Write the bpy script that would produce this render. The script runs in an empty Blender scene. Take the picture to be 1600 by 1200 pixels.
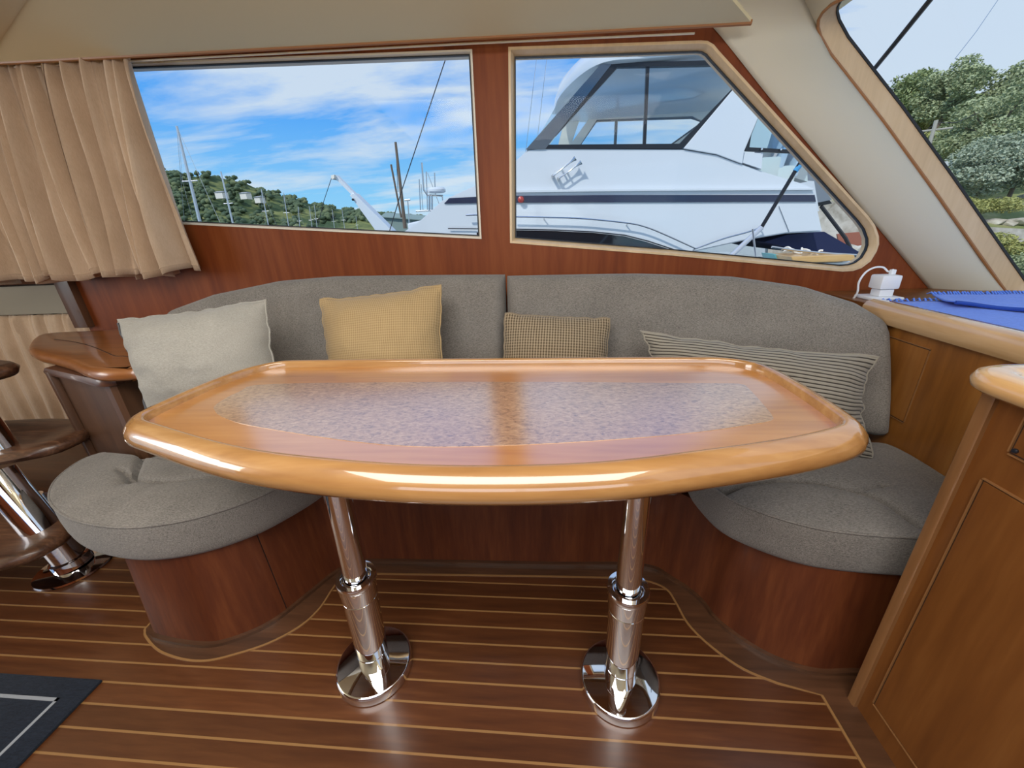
import bpy, bmesh, math, random
from mathutils import Vector, Matrix, noise
random.seed(7)
S = bpy.context.scene
C = S.collection
V = Vector
# ------------------------------------------------------------------ camera
cam_d = bpy.data.cameras.new('camera'); cam = bpy.data.objects.new('camera', cam_d); C.objects.link(cam)
cam_d.sensor_fit = 'HORIZONTAL'; cam_d.sensor_width = 36; cam_d.lens = 36*610/1600; cam_d.clip_start = .02; cam_d.clip_end = 2000
rows = [[0.99578, 0.080319, -0.044393], [-0.010905, -0.376755, -0.926249], [-0.09112, 0.922824, -0.37429]]
m3 = Matrix((rows[0], [-c for c in rows[1]], [-c for c in rows[2]])).transposed()
cam.matrix_world = Matrix.Translation((0, 0, 1.06)) @ m3.to_4x4()
S.camera = cam
# ------------------------------------------------------------------ view, sky, sun, added fill lamps behind and overhead
S.view_settings.view_transform = 'Standard'; S.view_settings.look = 'None'
S.view_settings.gamma = 1; S.view_settings.use_curve_mapping = False; S.view_settings.exposure = 0.0
W = bpy.data.worlds.new('sky'); S.world = W; W.use_nodes = True
def sky():
    nt = W.node_tree; n = nt.nodes; l = nt.links; n.clear()
    out = n.new('ShaderNodeOutputWorld'); bg = n.new('ShaderNodeBackground'); l.new(bg.outputs[0], out.inputs[0])
    tc = n.new('ShaderNodeTexCoord'); sp = n.new('ShaderNodeSeparateXYZ'); l.new(tc.outputs['Generated'], sp.inputs[0])
    def math_(op, a, b=None):
        k = n.new('ShaderNodeMath'); k.operation = op
        for i, q in enumerate((a, b)):
            if q is None: continue
            if isinstance(q, (int, float)): k.inputs[i].default_value = q
            else: l.new(q, k.inputs[i])
        return k.outputs[0]
    zc = math_('MAXIMUM', sp.outputs[2], 0.0)
    den = math_('ADD', zc, .16)
    cx = n.new('ShaderNodeCombineXYZ')
    l.new(math_('DIVIDE', sp.outputs[0], den), cx.inputs[0]); l.new(math_('DIVIDE', sp.outputs[1], den), cx.inputs[1])
    def nz(scale, rot, sx, sy, det, rough, off):
        mp = n.new('ShaderNodeMapping'); mp.inputs['Rotation'].default_value = (0, 0, rot); mp.inputs['Scale'].default_value = (sx, sy, 1); mp.inputs['Location'].default_value = off
        l.new(cx.outputs[0], mp.inputs[0]); t = n.new('ShaderNodeTexNoise'); t.inputs['Scale'].default_value = scale
        t.inputs['Detail'].default_value = det; t.inputs['Roughness'].default_value = rough; t.inputs['Distortion'].default_value = .35
        l.new(mp.outputs[0], t.inputs[0]); return t.outputs[0]
    a = nz(1.1, .25, .55, 1.25, 8, .58, (2.3, .7, 0)); b = nz(3.2, -.2, .5, 1.3, 6, .6, (5, 1, 0))
    s = math_('ADD', math_('MULTIPLY', a, .78), math_('MULTIPLY', b, .22))
    # the cover thickens towards the bow side, as the two views of the sky show
    cover = n.new('ShaderNodeMapRange'); cover.inputs[1].default_value = .28; cover.inputs[2].default_value = .55; cover.inputs[3].default_value = 0; cover.inputs[4].default_value = .30
    l.new(sp.outputs[0], cover.inputs[0])
    s = math_('ADD', s, cover.outputs[0])
    r = n.new('ShaderNodeValToRGB'); r.color_ramp.elements[0].position = .44; r.color_ramp.elements[1].position = .585
    r.color_ramp.elements[0].color = (0, 0, 0, 1); r.color_ramp.elements[1].color = (1, 1, 1, 1); l.new(s, r.inputs[0])
    g = n.new('ShaderNodeValToRGB'); e = g.color_ramp.elements
    e[0].position = 0; e[0].color = (.36, .70, .94, 1); e[1].position = .5; e[1].color = (.06, .30, .86, 1)
    k = e.new(.08); k.color = (.25, .61, .96, 1); k = e.new(.22); k.color = (.10, .40, .95, 1)
    l.new(zc, g.inputs[0])
    mx = n.new('ShaderNodeMixRGB'); l.new(math_('MULTIPLY', r.outputs[0], .86), mx.inputs[0]); l.new(g.outputs[0], mx.inputs[1]); mx.inputs[2].default_value = (.70, .79, .88, 1)
    l.new(mx.outputs[0], bg.inputs[0]); bg.inputs[1].default_value = 1.0
sky()
def lamp(name, kind, energy, loc, direction, size=None, size_y=None, color=(1, 1, 1), angle=None):
    d = bpy.data.lights.new(name, kind); d.energy = energy; d.color = color
    if size: d.shape = 'RECTANGLE'; d.size = size; d.size_y = size_y
    if angle: d.angle = angle
    o = bpy.data.objects.new(name, d); C.objects.link(o); o.location = loc
    o.rotation_euler = V(direction).to_track_quat('-Z', 'Y').to_euler(); return o
lamp('sun', 'SUN', 2.6, (0, 0, 20), (.45, .62, -.75), angle=.01, color=(1, .95, .86))
lamp('port_window_fill', 'AREA', 14, (0.0, -1.95, 1.35), (0, 1, -.12), 3.0, .62, (.95, .98, 1))  # area lamp added inside the unseen port window as soft cabin fill
lamp('aft_door_fill', 'AREA', 34, (-3.75, -.35, 1.38), (1, .06, .28), 1.5, 1.0, (1, .96, .9))  # fill lamp added at the unseen aft doorway, tilted up to lift the ceiling
lamp('overhead_fill', 'AREA', 54, (-.15, -.15, 1.80), (0, .10, -1), 1.9, 1.1, (1, .97, .92))  # lamp added under the solid ceiling, no hatch modelled; brightens table and seats

# ------------------------------------------------------------------ helpers
OFF = {}
class G:
    def __init__(s): s.v = []; s.f = []; s.uv = None
    def add(s, v, f):
        k = len(s.v); s.v += [tuple(p) for p in v]; s.f += [tuple(i+k for i in q) for q in f]; return s
    def box(s, x0, x1, y0, y1, z0, z1):
        return s.add([(x, y, z) for z in (z0, z1) for y in (y0, y1) for x in (x0, x1)],
                     [(0, 2, 3, 1), (4, 5, 7, 6), (0, 1, 5, 4), (2, 6, 7, 3), (0, 4, 6, 2), (1, 3, 7, 5)])
    def prism(s, poly, vec):
        n = len(poly); v = [V(p) for p in poly]; vec = V(vec)
        return s.add(v+[p+vec for p in v], [tuple(range(n))[::-1], tuple(range(n, 2*n))]+[(i, (i+1) % n, (i+1) % n+n, i+n) for i in range(n)])
    def plate(s, poly2, z0, z1):
        return s.prism([(x, y, z0) for x, y in poly2], (0, 0, z1-z0))
    def loft(s, rings, caps=True, ring_closed=True):
        n = len(rings[0]); v = [p for r in rings for p in r]; f = []
        for j in range(len(rings)-1):
            for i in range(n if ring_closed else n-1):
                a = j*n+i; b = j*n+(i+1) % n; f.append((a, b, b+n, a+n))
        if caps: f += [tuple(range(n))[::-1], tuple(range(len(v)-n, len(v)))]
        return s.add(v, f)
    def tube(s, pts, r, seg=10, closed=False, flat=1.0):
        pts = [V(p) for p in pts]; n = len(pts); rr = r if isinstance(r, (list, tuple)) else [r]*n
        rings = []; up = None
        for i, p in enumerate(pts):
            if closed: t = pts[(i+1) % n]-pts[i-1]
            else: t = pts[min(i+1, n-1)]-pts[max(i-1, 0)]
            t.normalize()
            if up is None: up = V((0, 0, 1)) if abs(t.z) < .9 else V((1, 0, 0))
            a = t.cross(up); a.normalize(); b = a.cross(t); b.normalize(); up = b
            rings.append([p+a*rr[i]*math.cos(q)+b*rr[i]*flat*math.sin(q) for q in [2*math.pi*k/seg for k in range(seg)]])
        if closed: rings.append(rings[0]); return s.loft(rings, caps=False)
        return s.loft(rings)
    def lathe(s, prof, at, axis=(0, 0, 1), seg=48):
        ax = V(axis).normalized(); at = V(at); q = V((0, 0, 1)).rotation_difference(ax)
        return s.loft([[at+q @ V((r*math.cos(2*math.pi*k/seg), r*math.sin(2*math.pi*k/seg), z)) for k in range(seg)] for r, z in prof])
    def grid(s, fn, nu, nv, uv=True):
        v = [fn(i/nu, j/nv) for j in range(nv+1) for i in range(nu+1)]
        f = [(j*(nu+1)+i, j*(nu+1)+i+1, (j+1)*(nu+1)+i+1, (j+1)*(nu+1)+i) for j in range(nv) for i in range(nu)]
        if uv: s.uv = [(i/nu, j/nv) for j in range(nv+1) for i in range(nu+1)]
        return s.add(v, f)
    def obj(s, name, mat, parent=None, smooth=35, bevel=0, seg=2, solid=0, weld=False, at=None):
        if parent is not None: off = OFF[parent]
        elif at is not None: off = V(at)
        else:
            xs = [p[0] for p in s.v]; ys = [p[1] for p in s.v]; zs = [p[2] for p in s.v]
            off = V(((min(xs)+max(xs))/2, (min(ys)+max(ys))/2, min(zs)))
        me = bpy.data.meshes.new(name)
        bm = bmesh.new()
        vs = [bm.verts.new(V(p)-off) for p in s.v]
        for q in s.f:
            try: bm.faces.new([vs[i] for i in q])
            except ValueError: pass
        if s.uv:
            L = bm.loops.layers.uv.new('uv'); bm.verts.index_update()
            for fc in bm.faces:
                for lp in fc.loops:
                    if lp.vert.index < len(s.uv): lp[L].uv = s.uv[lp.vert.index]
        if weld: bmesh.ops.remove_doubles(bm, verts=bm.verts, dist=1e-5)
        bmesh.ops.recalc_face_normals(bm, faces=bm.faces)
        if bevel:
            es = [e for e in bm.edges if len(e.link_faces) == 2 and e.calc_face_angle(0) > .5]
            bmesh.ops.bevel(bm, geom=es, offset=bevel, segments=seg, profile=.6, affect='EDGES', clamp_overlap=True)
        bm.to_mesh(me); bm.free()
        if smooth:
            me.polygons.foreach_set('use_smooth', [True]*len(me.polygons)); me.set_sharp_from_angle(angle=math.radians(smooth))
        me.materials.append(mat)
        o = bpy.data.objects.new(name, me); C.objects.link(o); OFF[o] = off
        if parent is not None: o.parent = parent
        else: o.location = off
        if solid:
            md = o.modifiers.new('solid', 'SOLIDIFY'); md.thickness = solid; md.offset = 0
        return o
def thing(name, label, cat, at, group=None):
    o = bpy.data.objects.new(name, None); C.objects.link(o); o.location = at; OFF[o] = V(at); o.empty_display_size = .05
    return tag(o, label, cat, group)
def tag(o, label=None, cat=None, group=None, kind=None):
    if label: o['label'] = label
    if cat: o['category'] = cat
    if group: o['group'] = group
    if kind: o['kind'] = kind
    return o
def struct(o, label=None): return tag(o, label=label, kind='structure')
def smooth_path(pts, n=6, closed=False):
    P = [V(p) for p in pts]; m = len(P); out = []
    for i in range(m if closed else m-1):
        g = (lambda k: P[k % m]) if closed else (lambda k: P[max(0, min(m-1, k))])
        a, b, c, d = g(i-1), g(i), g(i+1), g(i+2)
        for k in range(n):
            t = k/n; out.append(.5*((2*b)+(c-a)*t+(2*a-5*b+4*c-d)*t*t+(3*b-a-3*c+d)*t**3))
    if not closed: out.append(P[-1])
    return out
def lerp_list(x, tab):
    if x <= tab[0][0]: return tab[0][1]
    for (a, p), (b, q) in zip(tab, tab[1:]):
        if x <= b: return p+(q-p)*(x-a)/(b-a)
    return tab[-1][1]
def inset(poly, d):                          # inward offset of a closed 2-D polygon
    n = len(poly); P = [V(p) for p in poly]; ar = sum(P[i].x*P[(i+1) % n].y-P[(i+1) % n].x*P[i].y for i in range(n)); sg = 1 if ar > 0 else -1
    out = []
    for i in range(n):
        a = (P[i]-P[i-1]).normalized(); b = (P[(i+1) % n]-P[i]).normalized()
        na = V((-a.y, a.x))*sg; nb = V((-b.y, b.x))*sg; m = (na+nb); m = m/max(.3, m.length)
        out.append(P[i]+m*d/max(.4, m.dot(na)))
    return out
def resample(pts, n, closed=True):
    P = [V(p) for p in pts]; 
    if closed: P.append(P[0])
    L = [0]
    for a, b in zip(P, P[1:]): L.append(L[-1]+(b-a).length)
    out = []; j = 0
    for k in range(n):
        t = L[-1]*k/(n if closed else n-1)
        while j < len(L)-2 and L[j+1] < t: j += 1
        q = (t-L[j])/max(1e-9, L[j+1]-L[j]); out.append(P[j].lerp(P[j+1], min(1, q)))
    return out

# ------------------------------------------------------------------ materials
def mat(name, color, rough=.5, metal=0, coat=0, spec=.5, coat_rough=.05, coat_ior=1.5, sheen=0):
    m = bpy.data.materials.new(name); m.use_nodes = True; b = m.node_tree.nodes['Principled BSDF']
    b.inputs['Base Color'].default_value = (*color, 1); b.inputs['Roughness'].default_value = rough; b.inputs['Metallic'].default_value = metal
    b.inputs['Coat Weight'].default_value = coat; b.inputs['Coat Roughness'].default_value = coat_rough; b.inputs['Coat IOR'].default_value = coat_ior
    b.inputs['Specular IOR Level'].default_value = spec; b.inputs['Sheen Weight'].default_value = sheen
    m['b'] = 1; return m
def nodes(m): return m.node_tree.nodes, m.node_tree.links, m.node_tree.nodes['Principled BSDF']
def ramp(n, stops):
    r = n.new('ShaderNodeValToRGB'); e = r.color_ramp.elements
    while len(e) < len(stops): e.new(.5)
    for q, (p, c) in zip(e, stops): q.position = p; q.color = (*c, 1)
    return r
def coords(n, l, scale, kind='Object', rot=(0, 0, 0)):
    t = n.new('ShaderNodeTexCoord'); mp = n.new('ShaderNodeMapping'); mp.inputs['Scale'].default_value = scale; mp.inputs['Rotation'].default_value = rot
    l.new(t.outputs[kind], mp.inputs[0]); return mp
def noise_(n, l, mp, scale, det=4, rough=.5, dist=0):
    t = n.new('ShaderNodeTexNoise'); t.inputs['Scale'].default_value = scale; t.inputs['Detail'].default_value = det
    t.inputs['Roughness'].default_value = rough; t.inputs['Distortion'].default_value = dist; l.new(mp.outputs[0], t.inputs[0]); return t
def bump(n, l, b, h, strength, dist=.002):
    k = n.new('ShaderNodeBump'); k.inputs['Strength'].default_value = strength; k.inputs['Distance'].default_value = dist
    l.new(h, k.inputs['Height']); l.new(k.outputs[0], b.inputs['Normal'])
def wood(name, dark, mid, light, axis='x', s=1.0, rough=.35, coat=.6, coat_ior=1.5, coat_rough=.08, vary=0, fig=1.0, spec=.5):
    m = mat(name, mid, rough, coat=coat, spec=spec, coat_ior=coat_ior, coat_rough=coat_rough); n, l, b = nodes(m)
    lo, hi = 1.1*s, 13*s; sc = {'x': (lo, hi, hi), 'y': (hi, lo, hi), 'z': (hi, hi, lo)}[axis]
    mp = coords(n, l, sc); a = noise_(n, l, mp, 1.0, 5, .55, fig)
    f = noise_(n, l, coords(n, l, tuple(c*7 for c in sc)), 1.0, 3, .6, .2)
    mx = n.new('ShaderNodeMixRGB'); mx.inputs[0].default_value = .38; l.new(a.outputs[0], mx.inputs[1]); l.new(f.outputs[0], mx.inputs[2])
    r = ramp(n, [(.3, dark), (.5, mid), (.7, light)]); l.new(mx.outputs[0], r.inputs[0]); c = r.outputs[0]
    if vary:
        oi = n.new('ShaderNodeObjectInfo'); hv = n.new('ShaderNodeHueSaturation'); mr = n.new('ShaderNodeMapRange')
        mr.inputs[3].default_value = 1-vary; mr.inputs[4].default_value = 1+vary; l.new(oi.outputs['Random'], mr.inputs[0]); l.new(mr.outputs[0], hv.inputs['Value']); l.new(c, hv.inputs['Color']); c = hv.outputs[0]
    l.new(c, b.inputs['Base Color']); bump(n, l, b, f.outputs[0], .05, .001); return m
def fabric(name, dark, light, scale=420, b_str=.35, rough=.95, tint=None):
    m = mat(name, light, rough, spec=.15, sheen=.15); n, l, b = nodes(m)
    a = noise_(n, l, coords(n, l, (1, 1, .5)), scale, 2, .6); w = noise_(n, l, coords(n, l, (.22, 1, 1)), scale, 2, .6)
    big = noise_(n, l, coords(n, l, (1, 1, 1)), 9, 3, .5)
    mx = n.new('ShaderNodeMixRGB'); mx.inputs[0].default_value = .6; l.new(a.outputs[0], mx.inputs[1]); l.new(w.outputs[0], mx.inputs[2])
    m2 = n.new('ShaderNodeMixRGB'); m2.inputs[0].default_value = .12; l.new(mx.outputs[0], m2.inputs[1]); l.new(big.outputs[0], m2.inputs[2])
    r = ramp(n, [(.37, dark), (.63, light)]); l.new(m2.outputs[0], r.inputs[0]); l.new(r.outputs[0], b.inputs['Base Color'])
    bump(n, l, b, mx.outputs[0], b_str, .0015); return m
M = {}
M['cherry_wall'] = wood('cherry_wall', (.12, .024, .005), (.19, .043, .009), (.245, .067, .016), 'z', .6, .5, .0, spec=.25)
M['cherry_base'] = wood('cherry_base', (.062, .014, .005), (.105, .026, .008), (.16, .046, .014), 'z', .8, .5, .12, spec=.3, coat_rough=.2)
M['cherry_dark'] = wood('cherry_dark', (.05, .018, .009), (.085, .032, .016), (.12, .048, .024), 'z', .7, .4, .3)
M['galley_face'] = wood('galley_face', (.095, .030, .007), (.165, .057, .012), (.235, .092, .022), 'z', .45, .4, .25, fig=1.6, spec=.3, coat_rough=.15)
M['galley_post'] = wood('galley_post', (.15, .065, .022), (.21, .095, .034), (.27, .13, .05), 'z', .8, .35, .4)
M['end_panel'] = wood('end_panel', (.15, .052, .010), (.25, .094, .018), (.34, .145, .034), 'z', .45, .4, .25, fig=1.6, spec=.3, coat_rough=.15)
M['groove'] = mat('groove', (.03, .012, .006), .6)
M['groove_edge'] = mat('groove_edge', (.24, .11, .038), .4)
M['rim'] = wood('rim', (.25, .11, .034), (.36, .18, .060), (.48, .27, .105), 'x', .6, .26, 1.0, 1.7, .04)
M['rail'] = wood('rail', (.38, .21, .085), (.52, .32, .15), (.66, .45, .25), 'y', .6, .25, 1.0, 1.6, .05)
M['counter_rim'] = wood('counter_rim', (.36, .18, .06), (.52, .30, .12), (.66, .44, .22), 'y', .8, .25, 1.0, 1.6, .05)
M['table_field'] = wood('table_field', (.34, .125, .022), (.48, .20, .042), (.58, .27, .068), 'x', .7, .35, 1.0, 3.9, .20)
M['cabinet_top'] = wood('cabinet_top', (.17, .055, .014), (.28, .10, .026), (.37, .15, .042), 'x', .8, .35, .5, 1.45, .12)
M['cabinet_body'] = wood('cabinet_body', (.055, .024, .012), (.095, .044, .022), (.13, .062, .032), 'z', .8, .4, .35)
M['tread'] = wood('tread', (.028, .011, .006), (.085, .036, .018), (.19, .09, .045), 'x', 1.6, .42, .25, fig=2.2)
M['plank'] = wood('plank', (.046, .0135, .0045), (.082, .026, .008), (.13, .046, .015), 'x', .9, .33, .45, 1.45, .18, vary=.16)
M['margin'] = wood('margin', (.04, .017, .008), (.075, .032, .015), (.12, .052, .024), 'x', 1, .35, .4)
M['holly'] = mat('holly', (.26, .135, .048), .4, coat=.3)
M['maple'] = wood('maple', (.56, .40, .22), (.66, .48, .28), (.74, .56, .35), 'z', .6, .4, .3)
M['maple_reveal'] = wood('maple_reveal', (.54, .39, .23), (.62, .46, .28), (.69, .53, .34), 'z', 1.0, .5, .15)
M['ceil_trim'] = mat('ceil_trim', (.32, .14, .05), .4)
M['white_trim'] = mat('white_trim', (.72, .66, .55), .4)
def leather(name, c):
    m = mat(name, c, .62, spec=.3); n, l, b = nodes(m)
    t = noise_(n, l, coords(n, l, (1, 1, 1)), 260, 3, .6); bump(n, l, b, t.outputs[0], .12, .001); return m
M['headliner'] = leather('headliner', (.76, .66, .42))
M['pillar_vinyl'] = leather('pillar_vinyl', (.57, .53, .43))
M['panel_grey'] = leather('panel_grey', (.30, .27, .21))
M['grey_fabric'] = fabric('grey_fabric', (.098, .089, .080), (.272, .250, .224), 720, .3)
M['silver_fabric'] = fabric('silver_fabric', (.28, .265, .23), (.38, .365, .325), 500, .15, .8)
M['black_gasket'] = mat('black_gasket', (.008, .008, .01), .5)
M['chrome'] = mat('chrome', (.82, .82, .84), .04, 1)
M['black_metal'] = mat('black_metal', (.02, .022, .028), .35, .5)
M['steel'] = mat('steel', (.60, .61, .63), .25, 1)
M['white_plastic'] = mat('white_plastic', (.80, .82, .84), .3)
M['shadow_gap'] = mat('shadow_gap', (.012, .007, .005), .8)
def burl():
    m = mat('burl', (.3, .2, .1), .28, coat=1, coat_ior=3.9, coat_rough=.20); n, l, b = nodes(m)
    a = noise_(n, l, coords(n, l, (26, 44, 30)), 1.6, 6, .7, 1.8); v = n.new('ShaderNodeTexVoronoi'); v.inputs['Scale'].default_value = 3.2
    l.new(coords(n, l, (26, 44, 30)).outputs[0], v.inputs[0])
    k = noise_(n, l, coords(n, l, (60, 110, 60)), 1.5, 4, .7, 1.2)
    mx = n.new('ShaderNodeMixRGB'); mx.inputs[0].default_value = .4; l.new(a.outputs[0], mx.inputs[1]); l.new(k.outputs[0], mx.inputs[2])
    m2 = n.new('ShaderNodeMixRGB'); m2.blend_type = 'MULTIPLY'; m2.inputs[0].default_value = .25; l.new(mx.outputs[0], m2.inputs[1]); l.new(v.outputs['Distance'], m2.inputs[2])
    r = ramp(n, [(.27, (.11, .05, .025)), (.42, (.36, .205, .105)), (.55, (.50, .31, .165)), (.7, (.62, .42, .25))]); l.new(m2.outputs[0], r.inputs[0]); l.new(r.outputs[0], b.inputs['Base Color']); return m
M['burl'] = burl()
def bands(name, c1, c2, u, v, sharp=(.35, .65), depth=.4, wobble=0, rough=.9, dist=.003, noise_amt=.25):
    m = mat(name, c1, rough, spec=.15, sheen=.15); n, l, b = nodes(m)
    t = n.new('ShaderNodeTexCoord'); sp = n.new('ShaderNodeSeparateXYZ'); l.new(t.outputs['UV'], sp.inputs[0])
    def sine(sock, k):
        a = n.new('ShaderNodeMath'); a.operation = 'MULTIPLY'; a.inputs[1].default_value = k*2*math.pi; l.new(sock, a.inputs[0])
        c = n.new('ShaderNodeMath'); c.operation = 'SINE'; l.new(a.outputs[0], c.inputs[0])
        d = n.new('ShaderNodeMapRange'); d.inputs[1].default_value = -1; l.new(c.outputs[0], d.inputs[0]); return d.outputs[0]
    hs = [sine(sp.outputs[i], k) for i, k in enumerate((u, v)) if k]
    h = hs[0]
    if len(hs) == 2:
        k = n.new('ShaderNodeMath'); k.operation = 'MULTIPLY_ADD'; l.new(hs[1], k.inputs[0]); k.inputs[1].default_value = .45; q = n.new('ShaderNodeMath'); q.operation = 'MULTIPLY'; l.new(hs[0], q.inputs[0]); q.inputs[1].default_value = .62; l.new(q.outputs[0], k.inputs[2]); h = k.outputs[0]
    nz = noise_(n, l, coords(n, l, (1, 1, 1)), 260, 3, .6); mm = n.new('ShaderNodeMixRGB'); mm.inputs[0].default_value = noise_amt; l.new(h, mm.inputs[1]); l.new(nz.outputs[0], mm.inputs[2])
    r = ramp(n, [(sharp[0], c1), (sharp[1], c2)]); l.new(mm.outputs[0], r.inputs[0]); l.new(r.outputs[0], b.inputs['Base Color']); bump(n, l, b, h, depth, dist); return m
M['tan_cord'] = bands('tan_cord', (.29, .20, .095), (.42, .30, .155), 62, 50, (.25, .75), .35, dist=.0015)
M['brown_weave'] = bands('brown_weave', (.10, .072, .042), (.31, .245, .165), 40, 34, (.40, .60), .5, dist=.002, noise_amt=.15)
M['striped'] = bands('striped', (.040, .033, .027), (.27, .245, .20), 0, 25, (.18, .30), .4, dist=.003, noise_amt=.06)
def curtain_mat(name, c1, c2):
    m = mat(name, c2, .8, spec=.2, sheen=.25); n, l, b = nodes(m)
    a = noise_(n, l, coords(n, l, (1, 1, .12)), 520, 2, .6); k = noise_(n, l, coords(n, l, (1, 1, .6)), 14, 4, .6)
    mx = n.new('ShaderNodeMixRGB'); mx.inputs[0].default_value = .5; l.new(a.outputs[0], mx.inputs[1]); l.new(k.outputs[0], mx.inputs[2])
    r = ramp(n, [(.2, c1), (.75, c2)]); l.new(mx.outputs[0], r.inputs[0]); l.new(r.outputs[0], b.inputs['Base Color']); bump(n, l, b, a.outputs[0], .2, .001); return m
M['curtain'] = curtain_mat('curtain', (.46, .32, .205), (.66, .50, .36))
M['curtain_satin'] = mat('curtain_satin', (.54, .39, .255), .42, spec=.5, sheen=.2)
M['blue_cloth'] = fabric('blue_cloth', (.085, .20, .68), (.14, .29, .86), 300, .2, .85)
M['blue_dark'] = mat('blue_dark', (.015, .06, .34), .9)
M['navy_mat'] = fabric('navy_mat', (.004, .007, .014), (.012, .018, .032), 300, .6)
M['mat_line'] = mat('mat_line', (.26, .28, .31), .9)
def glass(name, tint, ior=1.45, gl=1.0):
    m = bpy.data.materials.new(name); m.use_nodes = True; n = m.node_tree.nodes; l = m.node_tree.links; n.clear()
    o = n.new('ShaderNodeOutputMaterial'); t = n.new('ShaderNodeBsdfTransparent'); t.inputs[0].default_value = (*tint, 1)
    g = n.new('ShaderNodeBsdfGlossy'); g.inputs['Roughness'].default_value = .01; g.inputs[0].default_value = (gl, gl, gl, 1)
    f = n.new('ShaderNodeFresnel'); f.inputs[0].default_value = ior; x = n.new('ShaderNodeMixShader'); gm = n.new('ShaderNodeNewGeometry'); ml = n.new('ShaderNodeMath'); ml.operation = 'MULTIPLY_ADD'; ml.inputs[1].default_value = -1; ml.inputs[2].default_value = 1; l.new(gm.outputs['Backfacing'], ml.inputs[0])
    mu = n.new('ShaderNodeMath'); mu.operation = 'MULTIPLY'; l.new(ml.outputs[0], mu.inputs[0]); l.new(f.outputs[0], mu.inputs[1])   # one reflection per pane, on its outer face
    l.new(mu.outputs[0], x.inputs[0]); l.new(t.outputs[0], x.inputs[1]); l.new(g.outputs[0], x.inputs[2]); l.new(x.outputs[0], o.inputs[0]); return m
M['pane'] = glass('pane', (.98, .99, .99), 1.16)
M['yacht_glass'] = glass('yacht_glass', (.90, .93, .93), 1.9)
M['vinyl_glass'] = glass('vinyl_glass', (.70, .85, .95), 1.4)
M['gelcoat'] = mat('gelcoat', (.66, .71, .77), .25, coat=.5)
M['gelcoat_cream'] = mat('gelcoat_cream', (.84, .80, .72), .5)
M['navy_stripe'] = mat('navy_stripe', (.010, .016, .055), .25, coat=.6)
M['dark_glass'] = mat('dark_glass', (.012, .016, .022), .06, coat=1)
M['black_frame'] = mat('black_frame', (.012, .014, .02), .35)
M['navy_canvas'] = mat('navy_canvas', (.008, .015, .065), .8)
M['alloy'] = mat('alloy', (.62, .64, .68), .35, .6)
M['dark_wire'] = mat('dark_wire', (.03, .03, .035), .5)
M['spar_wood'] = mat('spar_wood', (.16, .12, .09), .7)
M['red'] = mat('red', (.45, .04, .03), .35)
M['boat_orange'] = wood('boat_orange', (.45, .24, .07), (.6, .36, .13), (.7, .46, .2), 'x', .4, .4, .4)

# ------------------------------------------------------------------ floor of planks and light strips
fl = struct(G().box(-4, 1.9, -2.1, 1.75, -.03, -.004).obj('floor', M['groove'], at=(0, 0, 0)))
PITCH = .0495; Y0 = .4665
pm = None
for k in range(-50, 11):
    y = Y0+k*PITCH
    if pm is None:
        g = G().box(-4, 1.9, 0.0025, PITCH-.0025, -.006, 0)
        pl = g.obj('plank', M['plank'], at=(0, 0, 0)); pl.parent = fl; pm = pl
        st = G().box(-4, 1.9, -.0026, .0026, -.006, -.0002).obj('holly_strip', M['holly'], at=(0, 0, 0)); st.parent = fl; sm = st
    else:
        pl = pm.copy(); C.objects.link(pl); st = sm.copy(); C.objects.link(st)
    pl.location = (0, y, 0); st.location = (0, y, 0)
pass
margin_edge = smooth_path([(-1.2, 1.2), (-1.2, .95)]+[(-1.2, .735), (-1.19, .70)]+[(-1.156, 0.677), (-1.09, 0.648), (-1.006, 0.631), (-0.938, 0.63), (-0.877, 0.647), (-0.792, 0.686), (-0.73, 0.741), (-0.704, 0.8), (-0.699, 0.869), (-0.686, 0.906)]+[(-.62, .925)]+[(-0.553, 0.932), (0.206, 0.948), (0.304, 0.94), (0.356, 0.914), (0.372, 0.87), (0.386, 0.8), (0.424, 0.739), (0.481, 0.685), (0.549, 0.654)], 5)+[V((.637, .633)), V((.637, -1.9))]
mp2 = list(margin_edge)
G().plate(mp2+[V((1.2, -1.9)), V((1.2, 1.2))], -.0005, .0015).obj('margin_board', M['margin'], fl, smooth=0)
inn = [p+V((0, 0)) for p in mp2]
def ribbon(path, w, z0, z1):
    n = len(path); nor = []
    for i in range(n):
        t = (path[min(i+1, n-1)]-path[max(i-1, 0)]).normalized(); nor.append(V((-t.y, t.x)))
    L = [path[i]+nor[i]*w/2 for i in range(n)]; R = [path[i]-nor[i]*w/2 for i in range(n)]
    return G().loft([[(L[i].x, L[i].y, z0), (L[i].x, L[i].y, z1), (R[i].x, R[i].y, z1), (R[i].x, R[i].y, z0)] for i in range(n)])
ribbon(mp2, .0055, -.001, .0022).obj('holly_edging', M['holly'], fl)

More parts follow.
